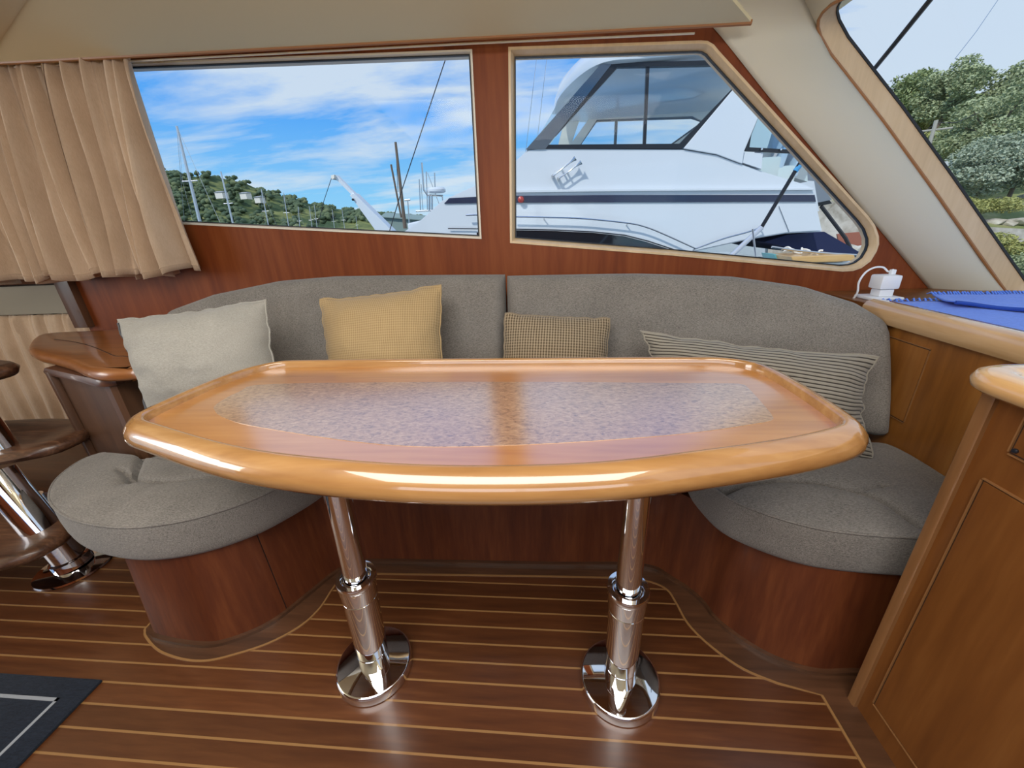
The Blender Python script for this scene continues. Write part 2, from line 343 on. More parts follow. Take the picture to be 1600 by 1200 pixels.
# ------------------------------------------------------------------ side wall with the two windows (outboard, y = 1.6)
WY = 1.6
win1 = [(-0.241, 1.604), (-0.253, 1.024)]+[(-1.86, 1.165), (-1.86, 1.67)]
win2r = [V(p) for p in [(-0.113, 1.601), (0.494, 1.574), (0.514, 1.571), (0.533, 1.561), (0.551, 1.544), (1.131, 1.035), (1.161, 1.004), (1.184, 0.967), (1.192, 0.94), (1.191, 0.917), (1.181, 0.885), (1.157, 0.863), (1.132, 0.854), (1.097, 0.853), (0.475, 0.934), (-0.135, 1.004)]]
win2 = win2r
wall_out = [(-2.1, .3), (1.62, .3), (1.62, .70), (1.45, .765), (.56, 1.585), (.56, 1.78), (-2.1, 1.78)]
def wall_with_holes(name, outer, holes, y, th, m):
    bm = bmesh.new()
    def lp(P, yy):
        vs = [bm.verts.new((p[0], yy, p[1])) for p in P]
        return [bm.edges.new((vs[i], vs[(i+1) % len(vs)])) for i in range(len(vs))]
    es = lp(outer, y)
    for h in holes: es += lp(h, y)
    bmesh.ops.triangle_fill(bm, use_beauty=True, use_dissolve=False, edges=es, normal=(0, -1, 0))
    r = bmesh.ops.extrude_face_region(bm, geom=bm.faces[:])
    bmesh.ops.translate(bm, verts=[v for v in r['geom'] if isinstance(v, bmesh.types.BMVert)], vec=(0, th, 0))
    bmesh.ops.recalc_face_normals(bm, faces=bm.faces)
    me = bpy.data.meshes.new(name); bm.to_mesh(me); bm.free(); me.materials.append(m)
    o = bpy.data.objects.new(name, me); C.objects.link(o); OFF[o] = V((0, 0, 0)); return o
wall = struct(wall_with_holes('wall_starboard', wall_out, [win1, win2], WY, .05, M['cherry_wall']))
def window_frame(name, loop, wid, dep, label):
    a = [V(p) for p in loop]; b = inset(a, wid); c = inset(a, wid+.0035); e = inset(a, -.004)
    y0, y1 = WY-.004, WY+dep
    g = G().loft([[(p.x, WY+.001, p.y) for p in e], [(p.x, y0, p.y) for p in e], [(p.x, y0, p.y) for p in inset(a, wid*.25)], [(p.x, y1, p.y) for p in b], [(p.x, WY+.052, p.y) for p in b], [(p.x, WY+.052, p.y) for p in a]], caps=False)
    fr = struct(g.obj(name, M['white_trim' if name.endswith('1') else 'maple'], at=(0, 0, 0), smooth=50), label)
    G().loft([[(p.x, y1-.002, p.y) for p in b], [(p.x, y1-.002, p.y) for p in c], [(p.x, y1+.009, p.y) for p in c], [(p.x, y1+.009, p.y) for p in b]], caps=False).obj('gasket', M['black_gasket'], fr, smooth=0)
    q = inset(a, wid+.0015)
    G().prism([(p.x, y1+.008, p.y) for p in q], (0, .006, 0)).obj('pane', M['pane'], fr, smooth=0)
    return fr
window_frame('window_1', win1, .006, .006, 'long side window left of the wood mullion, showing sky and masts')
window_frame('window_2', win2, .015, .020, 'side window with slanted forward edge, showing the white yacht')

# ------------------------------------------------------------------ ceiling, its edge trim and the far shell
ce = [(-1.871, 1.52, 1.661), (-1.392, 1.52, 1.642), (-0.228, 1.52, 1.609), (0.61, 1.52, 1.584)]
cs_ = (ce[3][2]-ce[0][2])/(ce[3][0]-ce[0][0])
def ceil_at(x, y): return V((x, y, ce[0][2]+cs_*(x-ce[0][0])+(1.52-y)*.17))
ex = [ceil_at(x, 1.52) for x in [-4]+[p[0] for p in ce]]
cor = ex[-1]; cr = V((0.511, 1.422, 1.603))
dcr = (cr-cor).normalized(); t1 = cor+dcr*.12; t2 = cor+dcr*.5
cpoly = ex+[ceil_at(t1.x, t1.y), ceil_at(t2.x, t2.y), ceil_at(.9, .4), ceil_at(1.0, -2.1), ceil_at(-4, -2.1)]
cb = G()
vtx = cpoly
ceiling = struct(cb.prism(vtx, (0, 0, .010)).obj('ceiling', M['headliner'], smooth=0, at=(0, 0, 0)))
G().tube([p+V((0, .002, .002)) for p in ex], .0078, 8).obj('edge_trim', M['ceil_trim'], ceiling)
G().tube([p+V((0, .035, -.002)) for p in ex[1:4]]+[ex[4]+V((-.15, .035, -.001))], .0032, 8).obj('light_trim', M['white_trim'], ceiling)
# overhead recess cover between ceiling edge and wall
struct(G().prism([(-4, 1.53, 1.80), (.9, 1.53, 1.74), (.9, 1.66, 1.74), (-4, 1.66, 1.80)], (0, 0, .03)).obj('ceiling_recess', M['headliner'], at=(0, 0, 0)))
lc = [(-1.72, 1.422, 1.673), (-1.398, 1.269, 1.689)]
a_, b_ = V(lc[0]), V(lc[1]); d_ = (b_-a_).normalized()
struct(G().prism([a_-d_*.15+V((0, 0, -.004)), b_+d_*1.2+V((0, 0, -.004)), b_+d_*1.2+V((-.9, 0, -.03)), a_-d_*.15+V((-.9, 0, -.03))], (0, 0, .05)).obj('ceiling_aft', M['headliner'], at=(0, 0, 0), bevel=.012))
rf = G(); rf.box(-4.2, .95, -2.2, 1.72, 2.26, 2.30); rf.box(.90, .95, -2.2, 1.72, 1.66, 2.26); rf.box(-4.2, .95, 1.67, 1.72, 1.70, 2.26)
struct(rf.obj('ceiling_sun_block', M['headliner'], at=(0, 0, 0), smooth=0))  # unseen outer shell, added to keep stray sun and sky off the pillar
# port side wall behind the camera with its window band, aft bulkhead with the doorway
pw = G(); pw.box(-4, 2.2, -2.15, -2.08, -.03, 1.0); pw.box(-4, 2.2, -2.15, -2.08, 1.72, 2.2); pw.box(-4, -1.7, -2.15, -2.08, 1.0, 1.72); pw.box(1.7, 2.2, -2.15, -2.08, 1.0, 1.72); pw.box(-.06, .06, -2.15, -2.08, 1.0, 1.72)
struct(pw.obj('wall_port', M['cherry_wall'], at=(0, 0, 0), smooth=0))
aw = G(); aw.box(-4.05, -3.98, -2.1, -1.2, -.03, 2.2); aw.box(-4.05, -3.98, .5, 1.9, -.03, 2.2); aw.box(-4.05, -3.98, -1.2, .5, 1.92, 2.2)
struct(aw.obj('wall_aft', M['cherry_wall'], at=(0, 0, 0), smooth=0))

# ------------------------------------------------------------------ forward pillar and windscreen
PN = V((.69, .06, .62)).normalized(); PP = V((1.6, 1.47, .765))
pl_l = [V(p) for p in [(0.37, 1.598, 1.747), (0.56, 1.598, 1.579), (0.727, 1.598, 1.417), (0.979, 1.598, 1.183), (1.259, 1.598, 0.922), (1.432, 1.598, 0.762), (1.506, 1.598, 0.692)]]
pr_r = [V(p) for p in [(0.734, 1.597, 1.717), (0.85, 1.615, 1.586), (0.907, 1.622, 1.521), (1.091, 1.583, 1.32), (1.289, 1.553, 1.103), (1.508, 1.527, 0.862), (1.602, 1.507, 0.76), (1.638, 1.498, 0.72)]]
A = resample(pl_l, 26, False); B = resample(pr_r, 26, False)
def pil(u, v):
    k = v*25; i = min(24, int(k)); t = k-i
    a = A[i].lerp(A[i+1], t); b = B[i].lerp(B[i+1], t)
    w = (b-a); n_ = V((-.42, -.86, .1)); p = a.lerp(b, u)
    return p+n_*(.026*math.sin(math.pi*u)**.7)
pg = G().grid(pil, 14, 25, uv=False)
struct(pg.obj('trim_1', M['pillar_vinyl'], at=(0, 0, 0), smooth=60, solid=.004), 'cream padded windscreen pillar between the side window and the windscreen')
# windscreen frame: reveal of light veneer, black gasket, pane
ux = V((0, 1, 0)) - PN*PN.y; ux.normalize(); uz = PN.cross(ux)*-1
if uz.z < 0: uz = -uz
def to2(p): d = V(p)-PP; return V((d.dot(ux), d.dot(uz)))
def to3(q, off=0): return PP+ux*q[0]+uz*q[1]+PN*off
wo = [to2(p) for p in [(0.843, 1.469, 1.608), (0.835, 1.505, 1.612), (0.831, 1.534, 1.615), (0.831, 1.569, 1.611), (0.836, 1.593, 1.603), (0.847, 1.608, 1.59), (0.864, 1.617, 1.569), (0.905, 1.619, 1.524), (1.087, 1.58, 1.325), (1.282, 1.549, 1.111), (1.498, 1.521, 0.873), (1.588, 1.509, 0.775), (1.603, 1.501, 0.758), (1.612, 1.484, 0.75)]]
top_v = wo[0].y; bot_v = wo[-1].y
wloop = wo+[V((-1.0, bot_v)), V((-1.15, bot_v+.15)), V((-1.15, top_v-.15)), V((-1.0, top_v))]
outer = [V((.30, top_v+.25)), V((.30, bot_v-.12)), V((-1.6, bot_v-.12)), V((-1.6, top_v+.25))]
ia = inset(wloop, .012); ib = inset(wloop, .0147)
DEP = .05
wf = struct(G().loft([[to3(p) for p in wloop], [to3(p, DEP) for p in ia], [to3(p, DEP) for p in inset(wloop, -.02)], [to3(p, 0.004) for p in inset(wloop, -.004)]], caps=False).obj('window_3', M['maple_reveal'], at=(0, 0, 0), smooth=60), 'raked windscreen with a light veneer reveal')
G().loft([[to3(p, DEP-.004) for p in ia], [to3(p, DEP-.004) for p in ib], [to3(p, DEP+.003) for p in ib], [to3(p, DEP+.003) for p in inset(wloop, -.01)]], caps=False).obj('gasket', M['black_gasket'], wf, smooth=0)
G().prism([to3(p, DEP+.004) for p in inset(wloop, .0135)], PN*.005).obj('pane', M['pane'], wf, smooth=0)
# header and surround of the windscreen opening
def surround():
    bm = bmesh.new()
    def lp(P):
        vs = [bm.verts.new(to3(p)) for p in P]; return [bm.edges.new((vs[i], vs[(i+1) % len(vs)])) for i in range(len(vs))]
    es = lp(outer)+lp(wloop)
    bmesh.ops.triangle_fill(bm, use_beauty=True, use_dissolve=False, edges=es, normal=-PN)
    me = bpy.data.meshes.new('trim_2'); bm.to_mesh(me); bm.free(); me.materials.append(M['pillar_vinyl'])
    o = bpy.data.objects.new('trim_2', me); C.objects.link(o); OFF[o] = V((0, 0, 0)); md = o.modifiers.new('solid', 'SOLIDIFY'); md.thickness = .03; md.offset = -1; return o
struct(surround(), 'cream header around the windscreen')
G().tube([to3(p, -.002) for p in wo], .0045, 6).obj('edge_bead', M['ceil_trim'], wf)
hd = [to3(V((.28, top_v+.24))), to3(V((-1.6, top_v+.24)))]
struct(G().prism([hd[0], hd[1], (.75, hd[1].y, 1.83), (.75, hd[0].y, 1.76)], (0, 0, .03)).obj('ceiling_forward', M['headliner'], at=(0, 0, 0), smooth=0))

# ------------------------------------------------------------------ settee end panel, shelf, rail
st_end = thing('settee_end_panel', 'orange-brown veneered bulkhead closing the forward end of the settee', 'panel', (1.01, 1.1, 0))
G().box(1.0, 1.03, -1.7, 1.60, 0, .7445).obj('panel_board', M['end_panel'], st_end, smooth=0)
pg_ = [(1.067, 0.709), (1.068, 0.537)]
def framed(parent, plane_x, y0, y1, z0, z1, face, proud=.002, w=.0026, edges='tblr'):
    """a veneered door on a plane of constant x: dark gap, light bead, face sheet"""
    d = G().box(plane_x-proud, plane_x, y0, y1, z0, z1).obj('door_panel', face, parent, smooth=0, bevel=.0008)
    gp = G(); be = G()
    for (a0, a1, c0, c1, k) in ((y0-w, y1+w, z1, z1+w, 't'), (y0-w, y1+w, z0-w, z0, 'b'), (y0-w, y0, z0, z1, 'l'), (y1, y1+w, z0, z1, 'r')):
        if k not in edges: continue
        gp.box(plane_x-.0012, plane_x, a0, a1, c0, c1)
        g2 = 1.0
        if k in 'tb': be.box(plane_x-proud-.001, plane_x, a0, a1, c1 if k == 't' else c0-w*.8, c1+w*.8 if k == 't' else c0)
        else: be.box(plane_x-proud-.001, plane_x, a0-w*.8 if k == 'l' else a1, a0 if k == 'l' else a1+w*.8, c0, c1)
    gp.obj('gap', M['groove'], d, smooth=0); be.obj('bead', M['groove_edge'], d, smooth=0)
    return d
framed(st_end, 1.0, pg_[0][0], 1.5, .50, pg_[0][1], M['end_panel'])
shelf = struct(G().prism([(1.03, -1.7, .745), (1.9, -1.7, .745), (1.75, 1.30, .745), (1.62, 1.598, .745), (1.03, 1.598, .745)], (0, 0, .033)).obj('trim_3', M['galley_face'], at=(0, 0, 0), smooth=0), 'wood shelf under the windscreen')
rl = [(.985, .745), (.978, .760), (.978, .785), (.986, .797), (1.004, .803), (1.03, .801), (1.042, .790), (1.044, .778), (1.03, .745)]
rr = G().loft([[(x+.0, y, z) for x, z in rl] for y in (1.30, 1.0, .5, 0, -.6, -1.2, -1.7)])
tag(rr.obj('shelf_rail', M['rail'], smooth=60), 'pale varnished rail along the edge of the shelf under the windscreen', 'rail')

# ------------------------------------------------------------------ settee base
base_path = smooth_path([(-1.2, 1.30), (-1.2, 1.0), (-1.2, .78), (-1.17, .712)]+[(-1.13, 0.688), (-0.993, 0.674), (-0.914, 0.686), (-0.824, 0.746)]+[(-.765, .85)]+[(-0.72, 0.933), (-0.663, 0.976)]+[(-.55, .986), (-.348, .989), (0, .994)]+[(0.298, 1.0), (0.386, 0.951), (0.446, 0.882), (0.476, 0.804), (0.555, 0.725), (0.649, 0.689), (0.748, 0.693)]+[(.90, .693), (.995, .693)], 6)
sb = thing('settee_plinth', 'curved cherry plinth carrying the grey settee cushions', 'settee base', (-.1, 1.0, 0))
def path_wall(path, z0, z1, th, lean=.022):
    n = len(path); nor = []
    for i in range(n):
        t = (path[min(i+1, n-1)]-path[max(i-1, 0)]).normalized(); nor.append(V((-t.y, t.x)))
    return G().loft([[(path[i].x, path[i].y, z0), (path[i].x+nor[i].x*lean, path[i].y+nor[i].y*lean, z1), (path[i].x+nor[i].x*(th+lean), path[i].y+nor[i].y*(th+lean), z1), (path[i].x+nor[i].x*th, path[i].y+nor[i].y*th, z0)] for i in range(n)])
gx = [(-0.831, 0.803)][0]
ci = min(range(len(base_path)), key=lambda i: (base_path[i]-V(gx)).length)
dense = resample(base_path, 1100, False)
ci = min(range(len(dense)), key=lambda i: (dense[i]-V(gx)).length)
path_wall(dense[:ci:4]+[dense[ci-1]], .004, .3078, .012).obj('curved_panel', M['cherry_base'], sb, smooth=50)
path_wall([dense[ci]]+dense[ci+2::4], .004, .3078, .012).obj('curved_panel', M['cherry_base'], sb, smooth=50)
path_wall([p+V((0, .004)) for p in dense[ci-12:ci+13]], .004, .304, .01).obj('seam', M['shadow_gap'], sb, smooth=50)
G().plate([p+V((0, .05)) for p in base_path][14:-8]+[V((.85, 1.5)), V((-1.05, 1.5))], .29, .304).obj('bunk_board', M['cherry_base'], sb, smooth=0)
ribbon([p+V((0, -.004)) for p in dense[::4]], .014, .0015, .012).obj('skirting_bead', M['margin'], sb)

# ------------------------------------------------------------------ seat cushions
def dist_poly(p, line):
    best = 9
    for a, b in zip(line, line[1:]):
        a = V(a); b = V(b); t = max(0, min(1, (p-a).dot(b-a)/max(1e-9, (b-a).length_squared))); best = min(best, (p-(a+(b-a)*t)).length)
    return best
def cushion(name, label, outline, cen, creases, z0=.308, zt=.425, puff=.020, n=260, m='grey_fabric', group=None):
    ol = resample(smooth_path(outline, 6, True), n); cen = V(cen); rings = []
    prof = [(.02, z0), (.5, z0), (.9, z0), (.965, z0+.002), (.99, z0+.012), (1.0, z0+.03), (1.006, (z0+zt)/2), (1.002, zt-.02), (.997, zt-.006), (.988, zt)]
    tops = [.978, .965, .95]+[.93-.025*k for k in range(37)]
    for s, z in prof: rings.append([(cen.x+(p.x-cen.x)*s, cen.y+(p.y-cen.y)*s, z) for p in ol])
    for s in tops:
        r = []
        for p in ol:
            q = cen+(p-cen)*s; z = zt+puff*(1-s**3)
            for line, depth, w in creases:
                d = dist_poly(q, line); z -= depth*math.exp(-(d/w)**2)+depth*.28*math.exp(-(d/(w*3.5))**2)
            z += .0022*noise.noise(V((q.x*14, q.y*14, 0)))
            r.append((q.x, q.y, z))
        rings.append(r)
    o = G().loft(rings).obj(name, M[m], smooth=60); tag(o, label, 'cushion', group)
    seam = [(cen.x+(p.x-cen.x)*.996, cen.y+(p.y-cen.y)*.996, zt-.002) for p in ol]
    sm_ = G().tube(seam, .0032, 6, closed=True).obj('piping', M[m], o); return o
tuft = [(-1.188, 0.84), (-1.28, 0.96)]; tl2 = [(-1.188, 0.84), (-1.078, 0.83), (-0.972, 0.853), (-0.802, 0.887), (-0.619, 0.906)]; tl3 = [(-1.188, 0.84), (-1.278, 0.89)]
cushion('seat_cushion', 'rounded grey seat cushion on the end of the settee beside the stair', [(-1.475, 1.0), (-1.50, .95), (-1.456, .85), (-1.364, .765), (-1.238, .704), (-1.111, .674), (-.995, .671), (-.881, .703), (-.79, .766), (-.735, .84), (-.69, .93), (-.665, 1.05), (-.665, 1.24), (-.9, 1.21), (-1.15, 1.12), (-1.24, 1.03), (-1.27, .965), (-1.36, .962), (-1.43, .985)], (-1.06, .90),
        [(tuft, .022, .0065), (tl2, .018, .0065), (tl3, .014, .006)])
tr1 = [(0.375, 0.812), (0.485, 0.861), (0.575, 0.873), (0.658, 0.864), (0.742, 0.828), (0.773, 0.789), (0.788, 0.731)]; tr2 = [(0.733, 0.83), (0.773, 0.846), (0.807, 0.854)]
cushion('seat_cushion', 'grey seat cushion with a crescent front pad next to the galley cabinet', [(.40, .98), (.405, .90), (.43, .82), (.487, .765), (.565, .722), (.65, .703), (.78, .694), (.90, .692), (.970, .702), (.990, .78), (.990, 1.045), (.90, 1.085), (.6, 1.18), (.41, 1.23)], (.70, .93),
        [(tr1, .020, .0065), (tr2, .014, .006)])
cushion('seat_cushion', 'straight grey seat cushion in the middle of the settee behind the table', [(-.640, 1.0), (-.640, .96), (-.61, .945), (-.3, .95), (0, .955), (.35, .965), (.375, .98), (.385, 1.1), (.385, 1.22), (0, 1.25), (-.4, 1.25), (-.640, 1.235)], (-.13, 1.08), [])

# ------------------------------------------------------------------ back cushions
def ytop(x):
    t = max(0, abs(x+.145)-.25)/.9
    return 1.42-.215*t*t
def back_cushion(label, xa, xb, ztab, wrinkles, group='settee back cushions'):
    TH = .125; zb = .435; NU = 110
    cs = 44
    def section(x, k_end):
        zt = lerp_list(x, ztab); yt_ = ytop(x); yb = yt_-.145; H = zt-zb
        pts = []; R = .045; th = TH*(.25+.75*k_end)
        def P(d, h):                                   # d: 0 front .. th back, h height along the lean
            t = h/H
            y = yb+(yt_-.02-yb)*t
            return V((x, y+d*.92, zb+h-d*.30*t))
        loop = []
        for i in range(16): 
            h = .02+(H-R-.02)*i/15; puff = .018*math.sin(math.pi*min(1, h/H)**.8)*k_end
            wr = 0
            for (wx, ww, amp, fr, hc, hw) in wrinkles: wr += amp*math.exp(-((x-wx)/ww)**2)*math.exp(-((h-hc)/hw)**2)*math.sin((x+.05*h)*fr)
            loop.append(P((TH-th)*.4-puff+wr, h))
        for i in range(1, 12):
            a = math.pi*i/12; loop.append(P((TH-th)*.4+th/2-th/2*math.cos(a), H-R+R*math.sin(a)))
        for i in range(8): loop.append(P((TH-th)*.4+th, (H-R)*(1-i/7)+.02*(i/7)))
        loop.append(P((TH-th)*.4+th*.85, .004)); loop.append(P((TH-th)*.4+th*.5, 0)); loop.append(P((TH-th)*.4+th*.15, .004))
        return loop
    rings = []
    for i in range(NU+1):
        u = i/NU; u = .5-.5*math.cos(math.pi*u)
        x = xa+(xb-xa)*u; e = min(x-xa, xb-x)/.035; k = math.sqrt(max(0, 1-(1-min(1, e))**2)); rings.append(section(x, k))
    o = G().loft(rings).obj('back_cushion', M['grey_fabric'], smooth=60); return tag(o, label, 'cushion', group)
zl = [(-1.304, 0.841), (-1.274, 0.861), (-1.145, 0.902), (-0.949, 0.931), (-0.761, 0.935), (-0.467, 0.925), (-0.155, 0.916)]
zr = [(-0.135, 0.911), (0.317, 0.904), (0.608, 0.89), (0.794, 0.861), (0.918, 0.817), (0.987, 0.771)]
back_cushion('grey settee back cushion behind the plain grey and tan pillows', -1.285, zl[-1][0]+.006, [(-1.30, zl[0][1]-.05)]+zl, [(-.93, .16, .0035, 150, .40, .12), (-.80, .10, .003, 210, .42, .1)])
back_cushion('grey settee back cushion behind the brown and striped pillows', zr[0][0]-.006, .995, zr+[(1.0, zr[-1][1]-.05)], [])

# ------------------------------------------------------------------ throw pillows
def pillow(label, c, thick, m, wob=.006, pinch=.06, seed=0, seam=False, square=.72):
    TL, TR, BR, BL = [V(p) for p in c]; N_ = 30
    nrm = (TR-TL).cross(BL-TL).normalized()
    if nrm.y > 0: nrm = -nrm
    cx = (TL+TR+BR+BL)/4
    def sheet(sgn):
        def fn(u, v):
            p = TL.lerp(TR, u).lerp(BL.lerp(BR, u), v)
            a, b = 2*u-1, 2*v-1
            pin = pinch*((1-a*a)*abs(b)**3+(1-b*b)*abs(a)**3)     # sides draw in between the corners
            p = p.lerp(cx, pin)
            prof = (max(0, 1-abs(a)**2.4)*max(0, 1-abs(b)**2.4))**square
            w = wob*noise.noise(V((a*3+seed, b*3, seed*2.7)))+wob*.6*noise.noise(V((a*8, b*8+seed, 3.1)))
            ed = (max(abs(a), abs(b))**6)*wob*.8
            p = p+(TR-TL).normalized()*ed*noise.noise(V((b*5+seed, a*2, 7.7)))+(TL-BL).normalized()*ed*noise.noise(V((a*5, seed+b*2, 1.9)))
            near = (1-prof)*prof*4
            w += wob*.45*near*math.sin(14*a+seed)*abs(b)+wob*.45*near*math.sin(12*b+seed*2)*abs(a)
            return p+nrm*sgn*(thick*prof+.0015)+nrm*w*(prof*.8+.3*(1-prof)*.6)
        return fn
    g = G(); g.grid(sheet(1), N_, N_); u1 = g.uv; g.grid(sheet(-1), N_, N_); g.uv = u1+g.uv
    n1 = (N_+1)**2; idx = lambda i, j: j*(N_+1)+i
    rim = [idx(i, 0) for i in range(N_)]+[idx(N_, j) for j in range(N_)]+[idx(i, N_) for i in range(N_, 0, -1)]+[idx(0, j) for j in range(N_, 0, -1)]
    for a, b in zip(rim, rim[1:]+rim[:1]): g.f.append((a, b, b+n1, a+n1))
    o = g.obj('throw_pillow', M[m], smooth=60); tag(o, label, 'pillow', 'throw pillows along the settee')
    rp = [(V(g.v[i])+V(g.v[i+n1]))/2 for i in rim]
    if seam: 
        k = [q for q in rp[3*N_:]]; G().tube([p+nrm*.004 for p in k], .0028, 6).obj('zip', M['dark_wire'], o)
    G().tube(rp, .003, 6, closed=True).obj('seam', M[m], o)
    return o
pillow('plain light grey pillow with a zip down its side, leaning at the left end', [(-1.246, 1.025, 0.859), (-0.843, 1.119, 0.889), (-0.785, 1.004, 0.595), (-1.152, 0.927, 0.586)], .105, 'silver_fabric', .012, .05, 1, True)
pillow('tan corduroy pillow tilted against the left back cushion', [(-0.747, 1.246, 0.864), (-0.338, 1.26, 0.896), (-0.32, 1.098, 0.518), (-0.712, 1.099, 0.52)], .085, 'tan_cord', .010, .05, 2)
pillow('small brown woven pillow standing at the split between the back cushions', [(-0.139, 1.286, 0.792), (0.203, 1.275, 0.768), (0.185, 1.159, 0.497), (-0.159, 1.159, 0.499)], .06, 'brown_weave', .006, .025, 3)
pillow('long pillow with thin dark stripes slumped at the right end', [(0.29, 1.202, 0.744), (0.873, 1.065, 0.696), (0.859, 0.962, 0.449), (0.3, 1.105, 0.523)], .10, 'striped', .016, .10, 4)

# ------------------------------------------------------------------ table
tb = thing('saloon_table', 'varnished saloon table with burl inlay on two chrome pedestals', 'table', (-.145, .66, 0))
fo = smooth_path([(-0.526, 0.534), (-0.338, 0.497), (-0.15, 0.481), (0.058, 0.491), (0.229, 0.527), (0.369, 0.564)]+[(.455, .597), (.484, .617), (.493, .65), (.496, .74), (.492, .84), (.475, .905), (.425, .938), (.35, .946), (.05, .957), (-.35, .968), (-.66, .975), (-.745, .970), (-.793, .925), (-.818, .85), (-.828, .75), (-.826, .668), (-.805, .637), (-.755, .615)], 6, True)
fo = resample(fo, 180)
G().plate(fo, .690, .7205).obj('table_field', M['table_field'], tb, smooth=0)
il = resample(smooth_path([(-0.717, 0.705), (-0.738, 0.735), (-0.737, 0.807), (-0.679, 0.854), (-0.114, 0.85), (0.343, 0.828), (0.408, 0.823), (0.423, 0.811), (0.406, 0.674), (0.394, 0.654), (0.373, 0.642), (0.208, 0.599), (-0.061, 0.564), (-0.282, 0.564), (-0.566, 0.63), (-0.67, 0.671)], 4, True), 150)
G().plate(il, .715, .7212).obj('burl_inlay', M['burl'], tb, smooth=0)
sec = [(.0, .7190), (-.0005, .735), (-.003, .7385), (-.009, .7395), (-.020, .737), (-.030, .730), (-.038, .719), (-.0405, .708), (-.038, .697), (-.031, .688), (-.020, .682), (-.006, .680), (.004, .684)]
rings = []
n = len(fo); ar = sum(fo[i].x*fo[(i+1) % n].y-fo[(i+1) % n].x*fo[i].y for i in range(n)); sg = 1 if ar > 0 else -1
for i in range(n):
    t = (fo[(i+1) % n]-fo[i-1]).normalized(); nr = V((-t.y, t.x))*sg
    rings.append([(fo[i].x+nr.x*d, fo[i].y+nr.y*d, z) for d, z in sec])
rings.append(rings[0])
G().loft(rings, caps=False).obj('rim', M['rim'], tb, smooth=60)
def pedestal(b, top):
    b = V(b); ax = (V(top)-b).normalized()
    s = G().lathe([(.0371, .029), (.0371, .072), (.0362, .073), (.0362, .075), (.0375, .076), (.0395, .262), (.0385, .263), (.0385, .265), (.0405, .266), (.043, .312), (.020, .313), (.020, .029)], b, ax).obj('pedestal', M['chrome'], tb, smooth=40)
    G().lathe([(.030, .309), (.0440, .309), (.0450, .311), (.0450, .3235), (.0440, .3255), (.0345, .3255), (.0325, .323), (.030, .318)], b, ax).obj('collar', M['chrome'], s, smooth=40)
    G().lathe([(.029, .31), (.029, .318), (.0268, .3185), (.0268, .662), (.06, .664), (.06, .683), (.0, .683)], b, ax).obj('inner_tube', M['chrome'], s, smooth=40)
    G().lathe([(.0, .001), (.0925, .001), (.0945, .003), (.0945, .022), (.0938, .0255), (.0915, .0285), (.0885, .0295), (.0, .0295)], b, (0, 0, 1), 72).obj('base_plate', M['chrome'], s, smooth=40)
pedestal((-.459, .640, 0), (-.438, .640, .68)); pedestal((.168, .635, 0), (.170, .635, .68))

# ------------------------------------------------------------------ galley cabinet
ga = thing('galley_cabinet', 'tall varnished galley cabinet with pale fiddled counter at the right', 'cabinet', (1.1, -.4, 0))
G().box(.70, .97, -1.9, .628, .0, .787).obj('carcass', M['galley_face'], ga, smooth=0)
po = G().loft([[(.693, .612, z), (.691, .616, z), (.691, .630, z), (.695, .634, z), (.704, .635, z), (.712, .633, z), (.712, .612, z)] for z in (.0, .2, .5, .787)]); po.obj('corner_post', M['galley_post'], ga)
gq = [(0.582, 0.646), (0.574, 0.066), (0.567, 0.709)]
framed(ga, .70, -.2, gq[0][0], .066, gq[0][1], M['galley_face'], .003)
dd = framed(ga, .70, .30, gq[2][0], gq[2][1], .770, M['galley_face'], .003)
G().lathe([(.0, 0), (.0035, 0), (.004, .002), (.003, .004), (0, .0045)], (.697, gq[2][0]-.005, gq[2][1]+.006), (-1, 0, 0), 14).obj('latch_button', M['black_frame'], dd)
G().tube([(.694, .545, .729), (.688, .53, .727), (.686, .50, .725), (.688, .44, .725)], .007, 10).obj('pull', M['rim'], dd)
cr_ = [(.670, .787), (.662, .793), (.660, .803), (.665, .813), (.678, .8195), (.698, .8205), (.710, .817), (.714, .810), (.714, .787)]
def rim_l(path):
    rings = []
    return rings
pth = [V((.664, -1.9)), V((.664, .60))]
corner = [V((.664+.07*(1-math.cos(a)), .60+.07*math.sin(a))) for a in [math.pi/2*i/10 for i in range(11)]]
full = [V((.664, -1.9)), V((.664, -.8)), V((.664, .2)), V((.664, .5))]+corner+[V((.8, .67)), V((.955, .67)), V((.965, .67))]
rings = []
for i, p in enumerate(full):
    t = (full[min(i+1, len(full)-1)]-full[max(i-1, 0)]).normalized(); nr = V((t.y, -t.x))
    rings.append([(p.x+nr.x*(x-.662), p.y+nr.y*(x-.662), z) for x, z in cr_])
G().loft(rings).obj('fiddle_rail', M['counter_rim'], ga, smooth=60)
G().box(.71, .97, -1.9, .64, .787, .809).obj('counter_top', M['rail'], ga, smooth=0)

